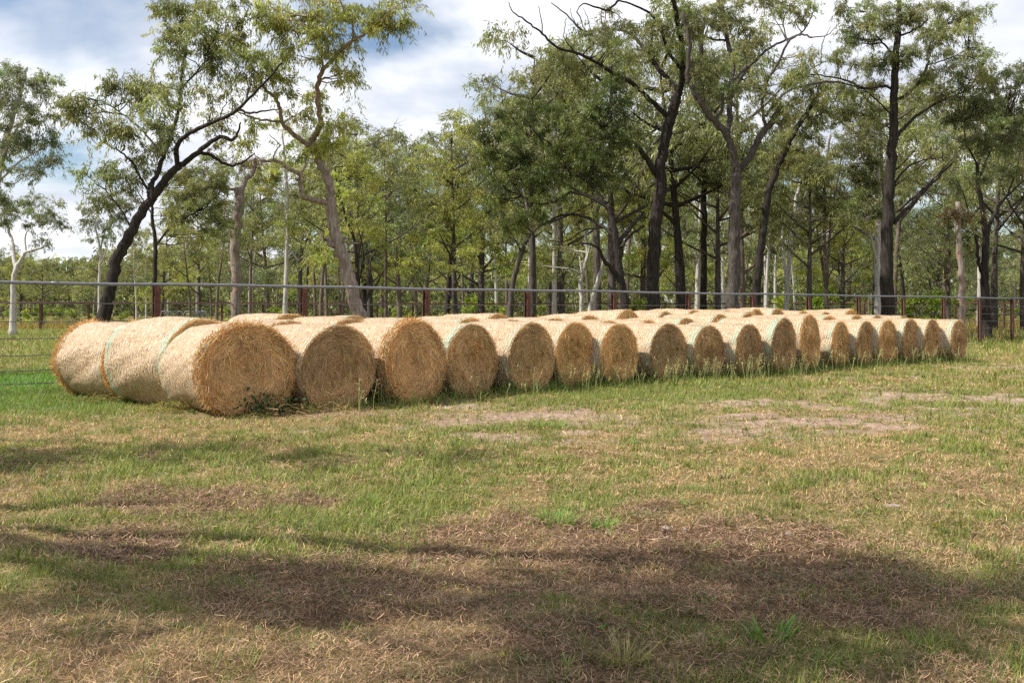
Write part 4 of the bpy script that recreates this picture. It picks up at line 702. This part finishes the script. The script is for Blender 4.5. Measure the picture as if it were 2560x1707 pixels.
PROTOS = [(k, [wood_proto(k[0], k[1], k[2], 13.0, k[3], k[4], k[5], 0) for _ in range(2)]) for k in KINDS]
used = set(); WOOD = []
PLACES = [(-1e4, 0, 'beyond the left edge'), (0, 110, 'at the left edge'), (110, 250, 'left of the leaning black trunk'), (250, 450, 'behind the leaning black gum'), (450, 640, 'around the broken-topped tree'), (640, 760, 'around the white pole-like trunk'), (760, 930, 'behind the bent pinkish gum'),
          (930, 1110, 'right of the bent pinkish gum'), (1110, 1340, 'left of the spreading gum'), (1340, 1560, 'behind the spreading gum'), (1560, 1720, 'around the black ironbark'), (1720, 1880, 'around the forked grey gum'), (1880, 2050, 'right of the forked grey gum'),
          (2050, 2190, 'left of the tallest trunk'), (2190, 2330, 'right of the tallest trunk'), (2330, 2470, 'around the snapped reddish trunk'), (2470, 2560, 'at the right edge'), (2560, 1e4, 'beyond the right edge')]
LOOK = ['slim pale trunked gum', 'slim brown trunked gum', 'dark broad ironbark', 'grey trunked broad gum', 'yellow green bushy gum', 'blue green bushy gum']
def wood_tree(ki, x, y, h):
    k, ps = PROTOS[ki]; p_ = random.randrange(2); src = ps[p_]; s = h / 13.0; sw = s * random.uniform(0.9, 1.15)
    if (ki, p_) not in used:
        used.add((ki, p_)); src.location = (x, y, 0); src.rotation_euler = (0, 0, random.uniform(0, 6.28)); src.scale = (sw, sw, s); o = src
    else: o = copy_tree(src, (x, y, 0), random.uniform(0, 6.28), (sw, sw, s))
    WOOD.append((o, ki, 1280 + x / y * F, y))
ENV = [(-300, 560), (0, 600), (130, 640), (200, 650), (300, 590), (420, 500), (560, 430), (700, 400), (800, 330), (880, 290), (1000, 330), (1060, 340), (1130, 300), (1200, 240), (1300, 190), (1400, 160), (1500, 220), (1700, 260), (1900, 330), (2030, 420), (2120, 430), (2200, 380), (2300, 470), (2400, 500), (2500, 520), (2700, 520), (2900, 500)]
ex, ey = np.array(ENV, float).T; ENV2 = [(-300, 560), (200, 640), (420, 470), (700, 380), (880, 285), (1000, 330), (1130, 270), (1200, 215), (1300, 120), (1400, 60), (1500, 60), (1600, 0), (1950, 0), (2020, 330), (2110, 350), (2180, 150), (2400, 200), (2560, 230), (2900, 300)]
ex2, ey2 = np.array(ENV2, float).T
for (ya, yb, n, f0, f1, wts) in ((50, 62, 23, 0.9, 1.02, (5, 3, 1, 4, 2, 2)), (66, 84, 30, 0.85, 1.02, (6, 4, 1, 4, 3, 3)), (88, 120, 44, 0.65, 0.98, (6, 4, 2, 3, 2, 3)), (125, 170, 40, 0.5, 0.85, (3, 4, 3, 3, 2, 3))):
    for i in range(n):
        px = -240 + 3040 * (i + random.uniform(0.1, 0.9)) / n; Y = random.uniform(ya, yb)
        top = float(np.interp(px, ex2, ey2) if ya < 86 and random.random() < 0.6 else np.interp(px, ex, ey)); fac = random.uniform(f0, f1)
        if ya < 60 and (px < 420 or 600 < px < 720): continue
        if px < 380 and fac > 0.9: fac *= 0.9
        hgt = HC + (HY - top) * fac / F * Y; hgt = min(max(hgt, 5.0), 21)
        ki = random.choices(range(6), wts)[0]
        wood_tree(ki, (px - 1280) / F * Y, Y, hgt)
from collections import defaultdict
keyed = defaultdict(list)
for (o, ki, px, y) in WOOD: keyed[(ki, [p for p in PLACES if p[0] <= px < p[1]][0][2], 'nearest' if y < 64 else 'middle' if y < 86 else 'farther' if y < 122 else 'farthest')].append((px, o))
for (ki, pl, ly), L in keyed.items():
    for i, (px, o) in enumerate(sorted(L, key=lambda q: q[0])):
        o['label'] = LOOK[ki] + ' ' + pl + ', ' + ly + ' rank' + ('' if len(L) == 1 else ', %s from left' % ORD[i])
# far wood that reads as one mass
fm = MB(); n = 9000; x = rng.uniform(-150, 150, n); y = rng.uniform(175, 260, n); tall = 8.5 + 6 * fbm(x * 0.06, y * 0.06, 91, 3) + 3 * sstep(-40, 60, x)
cz = tall * rng.uniform(0.02, 1, n) ** 0.9; foliage(fm, np.stack([x, y, cz], 1), rng.uniform(1.0, 2.2, n), 55, 0.8, 0.3, DARK)
stuff(fm.build('far_woodland', M_leaf, None, False), 'far mass of woodland closing the view between the trunks', 'woodland')
# shrubs beyond the second fence
def shrub_proto(col, lab):
    cr = [((rng.normal(0, .35), rng.normal(0, .35), rng.uniform(0.4, 1.5)), (0.5, 0.5, 0.45), 1.3) for _ in range(8)]
    limbs = [(catmull([(0, 0, -0.05), (c[0][0] * .4, c[0][1] * .4, c[0][2] * .5), c[0]], 3), np.linspace(0.03, 0.01, 7)) for c in cr[:5]]
    return finish_tree('shrub', lab, 'shrub', 'bright green shrubs at the woodland edge', (0, 0, 0), limbs, cr, B_brown, col, leaf=(0.16, 0.06), per=160, k=2.6, sides=5, crad=0.32, droop=0.0)
sh0 = shrub_proto(BRIGHT, 'bright green leafy shrub at the foot of the woodland'); firsts = True; nsh = defaultdict(int)
for (px, Y, h) in ((95, 72, 1.9), (30, 74, 1.4), (185, 76, 1.5), (305, 74, 1.3), (150, 95, 1.7), (570, 86, 1.7), (690, 92, 1.8), (1000, 94, 1.7), (1130, 90, 2.3), (1178, 88, 2.9), (1235, 94, 2.2), (1350, 90, 2.0), (960, 96, 1.6), (1600, 80, 2.4), (1480, 92, 1.9), (1750, 90, 2.1), (2040, 66, 3.2), (2120, 80, 2.3), (2300, 62, 2.6), (2330, 70, 3.0), (2480, 78, 2.2), (2210, 84, 2.2), (1900, 84, 2.0), (2400, 90, 2.8)):
    loc_ = ((px - 1280) / F * Y, Y, 0); s = h / 1.9
    lb_ = 'bright green shrub at the woodland foot, ' + [p for p in PLACES if p[0] <= px < p[1]][0][2]; nsh[lb_] += 1; lb_ += '' if nsh[lb_] == 1 else (', low one' if nsh[lb_] == 2 else ', third one')
    if firsts: sh0['label'] = lb_; sh0.location = loc_; sh0.scale = (s,) * 3; firsts = False
    else: copy_tree(sh0, loc_, random.uniform(0, 6.28), (s * random.uniform(.9, 1.3), s * random.uniform(.9, 1.2), s))['label'] = lb_
# long dry grass beyond the second fence
tg = MB(); n = 60000; u = rng.uniform(size=n); x = rng.uniform(-62, 62, n)
yb_ = np.interp(x, [-60, -45, 0, 13, 47, 62], [60, 60, 84, 84.5, 66, 62]); y = yb_ + 0.5 + 42 * u ** 1.5
n2 = 9000; x2 = rng.uniform(14, 30, n2); y2 = rng.uniform(44, 66, n2); x, y = np.concatenate([x, x2]), np.concatenate([y, y2]); n = len(x)
gr = rng.uniform(size=n) < 0.18 + 0.45 * fbm(x * 0.2, y * 0.2, 5, 2) * (x > -15); th = rng.uniform(0, 6.28, n); ln = rng.uniform(0.1, 0.5, n)
col = np.where(gr[:, None], jit((0.14, 0.17, 0.04), n, 0.2), jit((0.34, 0.235, 0.085), n, 0.28))
L = rng.uniform(0.35, 0.95, n) * (0.55 + 0.8 * fbm(x * 0.5, y * 0.5, 55, 3)); L[-n2:] *= 0.6
ribbons(tg, np.stack([x, y, np.full(n, -0.02)], 1), np.stack([np.cos(th) * ln, np.sin(th) * ln, np.ones(n)], 1), np.stack([np.cos(th), np.sin(th), -.3 * np.ones(n)], 1), L, rng.uniform(0.02, 0.05, n), rng.uniform(0, .4, n), col, 2)
stuff(tg.build('long_dry_grass', M_grass, None, False), 'long golden dry grass along the foot of the woodland', 'grass')

# ---------------------------------------------------------------- seeding grass at the foot of the bales
sm = MB()
fc = [((px - 1280) / F * Y, Y, th) for (px, Y, wd, ht, th, g, l) in FRONT]
for i, (x0, y0, th) in enumerate(fc):
    nrm_ = np.array((math.sin(R(th)), -math.cos(R(th)))); tan_ = np.array((math.cos(R(th)), math.sin(R(th))))
    n = 220 if i < 3 else (430 if i < 10 else 330)
    u = rng.uniform(-0.75, 0.75, n); v = np.abs(rng.normal(0, 0.22, n)) + 0.03; v = np.where(rng.uniform(size=n) < 0.3, rng.uniform(-0.5, 0.1, n), v); u = np.where(v < 0.0, np.where(u > 0, 1, -1) * rng.uniform(0.45, 0.7, n), u)
    P = np.stack([x0 + tan_[0] * u + nrm_[0] * v, y0 + tan_[1] * u + nrm_[1] * v], 1); P3 = np.stack([P[:, 0], P[:, 1], gz(P[:, 0], P[:, 1])], 1)
    a_ = rng.uniform(0, 6.28, n); ln = rng.uniform(0.15, 0.8, n); D = np.stack([np.cos(a_) * ln, np.sin(a_) * ln, np.ones(n)], 1); U = np.stack([np.cos(a_), np.sin(a_), -0.6 * np.ones(n)], 1)
    ribbons(sm, P3, D, U, rng.uniform(0.10, 0.32, n), rng.uniform(0.007, 0.013, n), rng.uniform(0.1, 0.6, n), jit((0.16, 0.215, 0.055), n, 0.3), 3)
    ns = 16 if i < 3 else (62 if i < 10 else 44)
    cl = rng.uniform(-0.75, 0.75, 4); ns = int(ns * rng.uniform(0.4, 1.3))
    for q in range(ns):
        u_ = float(np.clip(rng.choice(cl) + rng.normal(0, 0.09), -0.8, 0.8)); v_ = abs(rng.normal(0, 0.3)) + 0.05; b = np.array((x0 + tan_[0] * u_ + nrm_[0] * v_, y0 + tan_[1] * u_ + nrm_[1] * v_, 0)); hgt = rng.uniform(0.2, 0.52); an = rng.uniform(0, 6.28); le = rng.uniform(0.05, 0.35)
        top = b + np.array((math.cos(an) * le * hgt, math.sin(an) * le * hgt, hgt)); tube(sm, np.array([b, (b + top) / 2 - np.array((math.cos(an), math.sin(an), 0)) * 0.02, top]), np.array([0.0035, 0.003, 0.0025]), 3, 0, False, jit((0.36, 0.37, 0.16), 1)[0])
        k = 9; tt = rng.uniform(0.62, 1.0, k)[:, None]; ps = b + (top - b) * tt; dd = np.stack([rng.normal(0, 1, k), rng.normal(0, 1, k), rng.uniform(0.2, 0.9, k)], 1)
        ribbons(sm, ps, dd, norm(dd * np.array((1, 1, -1))), rng.uniform(0.03, 0.075, k), np.full(k, 0.011), np.full(k, 0.3), jit((0.46, 0.43, 0.22), k, 0.2), 2)
stuff(sm.build('seeding_grass', M_grass, None, False), 'taller seeding grass growing along the foot of the bales', 'grass')
# pulled grass and weeds lying at the left bales
pg = MB()
for (px, py, sx2, sy2, n, cols) in ((330, 1005, 0.75, 0.22, 1500, ((0.17, 0.17, 0.05), (0.33, 0.25, 0.1))), (440, 1030, 0.5, 0.18, 600, ((0.2, 0.2, 0.05), (0.35, 0.26, 0.1))), (760, 1040, 0.9, 0.2, 500, ((0.3, 0.22, 0.1), (0.3, 0.2, 0.1)))):
    X, Y = ground_pt(px, py); x = X + rng.normal(0, sx2 * 0.6, n); y = Y + rng.normal(0, sy2, n); z = gz(x, y) + 0.16 * rng.uniform(0, 1, n) * np.exp(-((x - X) / sx2) ** 2); th = rng.uniform(0, 6.28, n)
    col = np.where((rng.uniform(size=n) < 0.55)[:, None], jit(cols[0], n, 0.25), jit(cols[1], n, 0.25))
    ribbons(pg, np.stack([x, y, z], 1), np.stack([np.cos(th), np.sin(th), rng.normal(0.1, 0.4, n)], 1), norm(rng.normal(size=(n, 3))), rng.uniform(0.06, 0.2, n), rng.uniform(0.005, 0.009, n), rng.uniform(0, .5, n), col, 2)
for (x0, y0, th) in fc:
    nrm_ = np.array((math.sin(R(th)), -math.cos(R(th)))); tan_ = np.array((math.cos(R(th)), math.sin(R(th)))); n = 260
    u = rng.normal(0, 0.35, n); v = np.abs(rng.normal(0, 0.18, n)) + 0.02; x = x0 + tan_[0] * u + nrm_[0] * v; y = y0 + tan_[1] * u + nrm_[1] * v; th_ = rng.uniform(0, 6.28, n)
    ribbons(pg, np.stack([x, y, gz(x, y) + rng.uniform(0.01, 0.09, n) * np.exp(-v / 0.15)], 1), np.stack([np.cos(th_), np.sin(th_), rng.normal(0.05, 0.25, n)], 1), norm(rng.normal(size=(n, 3))), rng.uniform(0.06, 0.2, n), rng.uniform(0.005, 0.009, n), rng.uniform(0, .5, n), jit((0.42, 0.28, 0.13), n, 0.3), 2)
stuff(pg.build('pulled_grass', M_grass, None, False), 'heaped pulled grass and hay wisps at the foot of the left bales', 'grass')
def plant(name, label, px, py, n, L, Wd, col, spread_, up, seg=3, droop=0.5, cat='grass tuft', group=None):
    X, Y = ground_pt(px, py); mb = MB(); th = rng.uniform(0, 6.28, n); rr = spread_ * np.sqrt(rng.uniform(0, 1, n)); ln = rng.uniform(0.1, 1.0, n) * up
    P = np.stack([rr * np.cos(th), rr * np.sin(th), np.full(n, -0.005)], 1); a_ = th + rng.normal(0, 0.7, n)
    ribbons(mb, P, np.stack([np.cos(a_) * ln, np.sin(a_) * ln, np.ones(n)], 1), np.stack([np.cos(a_), np.sin(a_), -0.7 * np.ones(n)], 1), L * rng.uniform(0.5, 1.3, n), Wd * rng.uniform(0.7, 1.3, n), droop * rng.uniform(0.3, 1.2, n), jit(col, n, 0.2), seg)
    o = mb.build(name, M_grass, None, False); o.location = (X, Y, float(gz(np.array([X]), np.array([Y]))[0])); tag(o, label, cat, group); return o
LG = (0.15, 0.25, 0.04)
plant('grass_tuft', 'larger bright green grass tuft, left of a pair on bare brown ground', 1395, 1312, 150, 0.13, 0.006, LG, 0.13, 0.8)
plant('grass_tuft', 'smaller bright green grass tuft, right of a pair on bare brown ground', 1507, 1322, 120, 0.13, 0.006, LG, 0.07, 1.0)
plant('grass_tuft', 'low green tuft right of the pair of bright tufts', 1610, 1300, 90, 0.08, 0.006, (0.12, 0.2, 0.04), 0.13, 1.2)
plant('grass_tuft', 'spiky green tuft in the lit grass left of the middle', 925, 1260, 110, 0.11, 0.006, LG, 0.10, 1.0)
plant('grass_tuft', 'flat green tuft on the bare pinkish soil', 1375, 1068, 160, 0.11, 0.011, LG, 0.28, 1.2)
plant('grass_tuft', 'pale dry tussock in the shaded grass at the lower middle', 1560, 1645, 150, 0.14, 0.004, (0.3, 0.26, 0.1), 0.07, 1.3)
plant('broad_leaf_weed', 'broad leaved green weed in the shaded grass at the lower right', 1925, 1600, 26, 0.12, 0.019, (0.11, 0.2, 0.035), 0.10, 0.9, 4, 0.3, 'weed')
plant('broad_leaf_weed', 'small dark broad leaved weed in the shade of the lower middle', 1760, 1505, 16, 0.07, 0.017, (0.07, 0.14, 0.03), 0.05, 0.9, 4, 0.3, 'weed')
# dark leafy weed by the widest bale
X, Y = ground_pt(640, 1040); mb = MB(); n = 420; P = np.stack([rng.normal(0, 0.28, n), rng.normal(0, 0.12, n), np.abs(rng.normal(0.12, 0.09, n))], 1)
leaves(mb, P, rng.normal(size=(n, 3)) + np.array((0, 0, .3)), rng.uniform(0.05, 0.09, n), rng.uniform(0.03, 0.05, n), jit((0.05, 0.085, 0.025), n, 0.25)); o = mb.build('leafy_weed', M_grass, None, False); o.location = (X, Y, 0); tag(o, 'dark green leafy weed growing against the widest bale', 'weed')
# stones, clods and fallen leaves
M_stone = metal('pale_stone', (0.18, 0.145, 0.12), (0.33, 0.28, 0.24), 0.9, 0, 30)
def stone(px, py, s, label, name='stone', mat=M_stone):
    X, Y = ground_pt(px, py); mb = MB(); nu, nv = 14, 8; V = [(0, 0, 1)]
    for i in range(1, nv):
        for j in range(nu): a_, b_ = math.pi * i / nv, 2 * math.pi * j / nu; V.append((math.sin(a_) * math.cos(b_), math.sin(a_) * math.sin(b_), math.cos(a_)))
    V.append((0, 0, -1)); V = np.array(V); V *= (0.72 + 0.6 * fbm(V[:, 0] * 1.7 + px, V[:, 1] * 1.7 + V[:, 2] * 2 + py, 2, 3))[:, None]; V *= np.array(s)
    f4 = [(1 + i * nu + j, 1 + (i + 1) * nu + j, 1 + (i + 1) * nu + (j + 1) % nu, 1 + i * nu + (j + 1) % nu) for i in range(nv - 2) for j in range(nu)]
    f3 = [(0, 1 + j, 1 + (j + 1) % nu) for j in range(nu)] + [(len(V) - 1, 1 + (nv - 2) * nu + (j + 1) % nu, 1 + (nv - 2) * nu + j) for j in range(nu)]
    mb.add(V, f4, f3); o = mb.build(name, mat, None, True, False); o.location = (X, Y, s[2] * 0.45); tag(o, label, 'stone')
stone(2228, 1268, (0.07, 0.045, 0.018), 'flat pale stone in the dry grass at the right')
stone(1665, 1326, (0.030, 0.025, 0.022), 'brown clod, larger and left of the pebbles right of the green tufts')
stone(1668, 1345, (0.017, 0.015, 0.012), 'small pale pebble just below the brown clod')
stone(1712, 1325, (0.014, 0.012, 0.010), 'tiny pebble right of the brown clod')
stone(1973, 1337, (0.024, 0.02, 0.016), 'grey brown clod on the bare patch at the right of the middle')
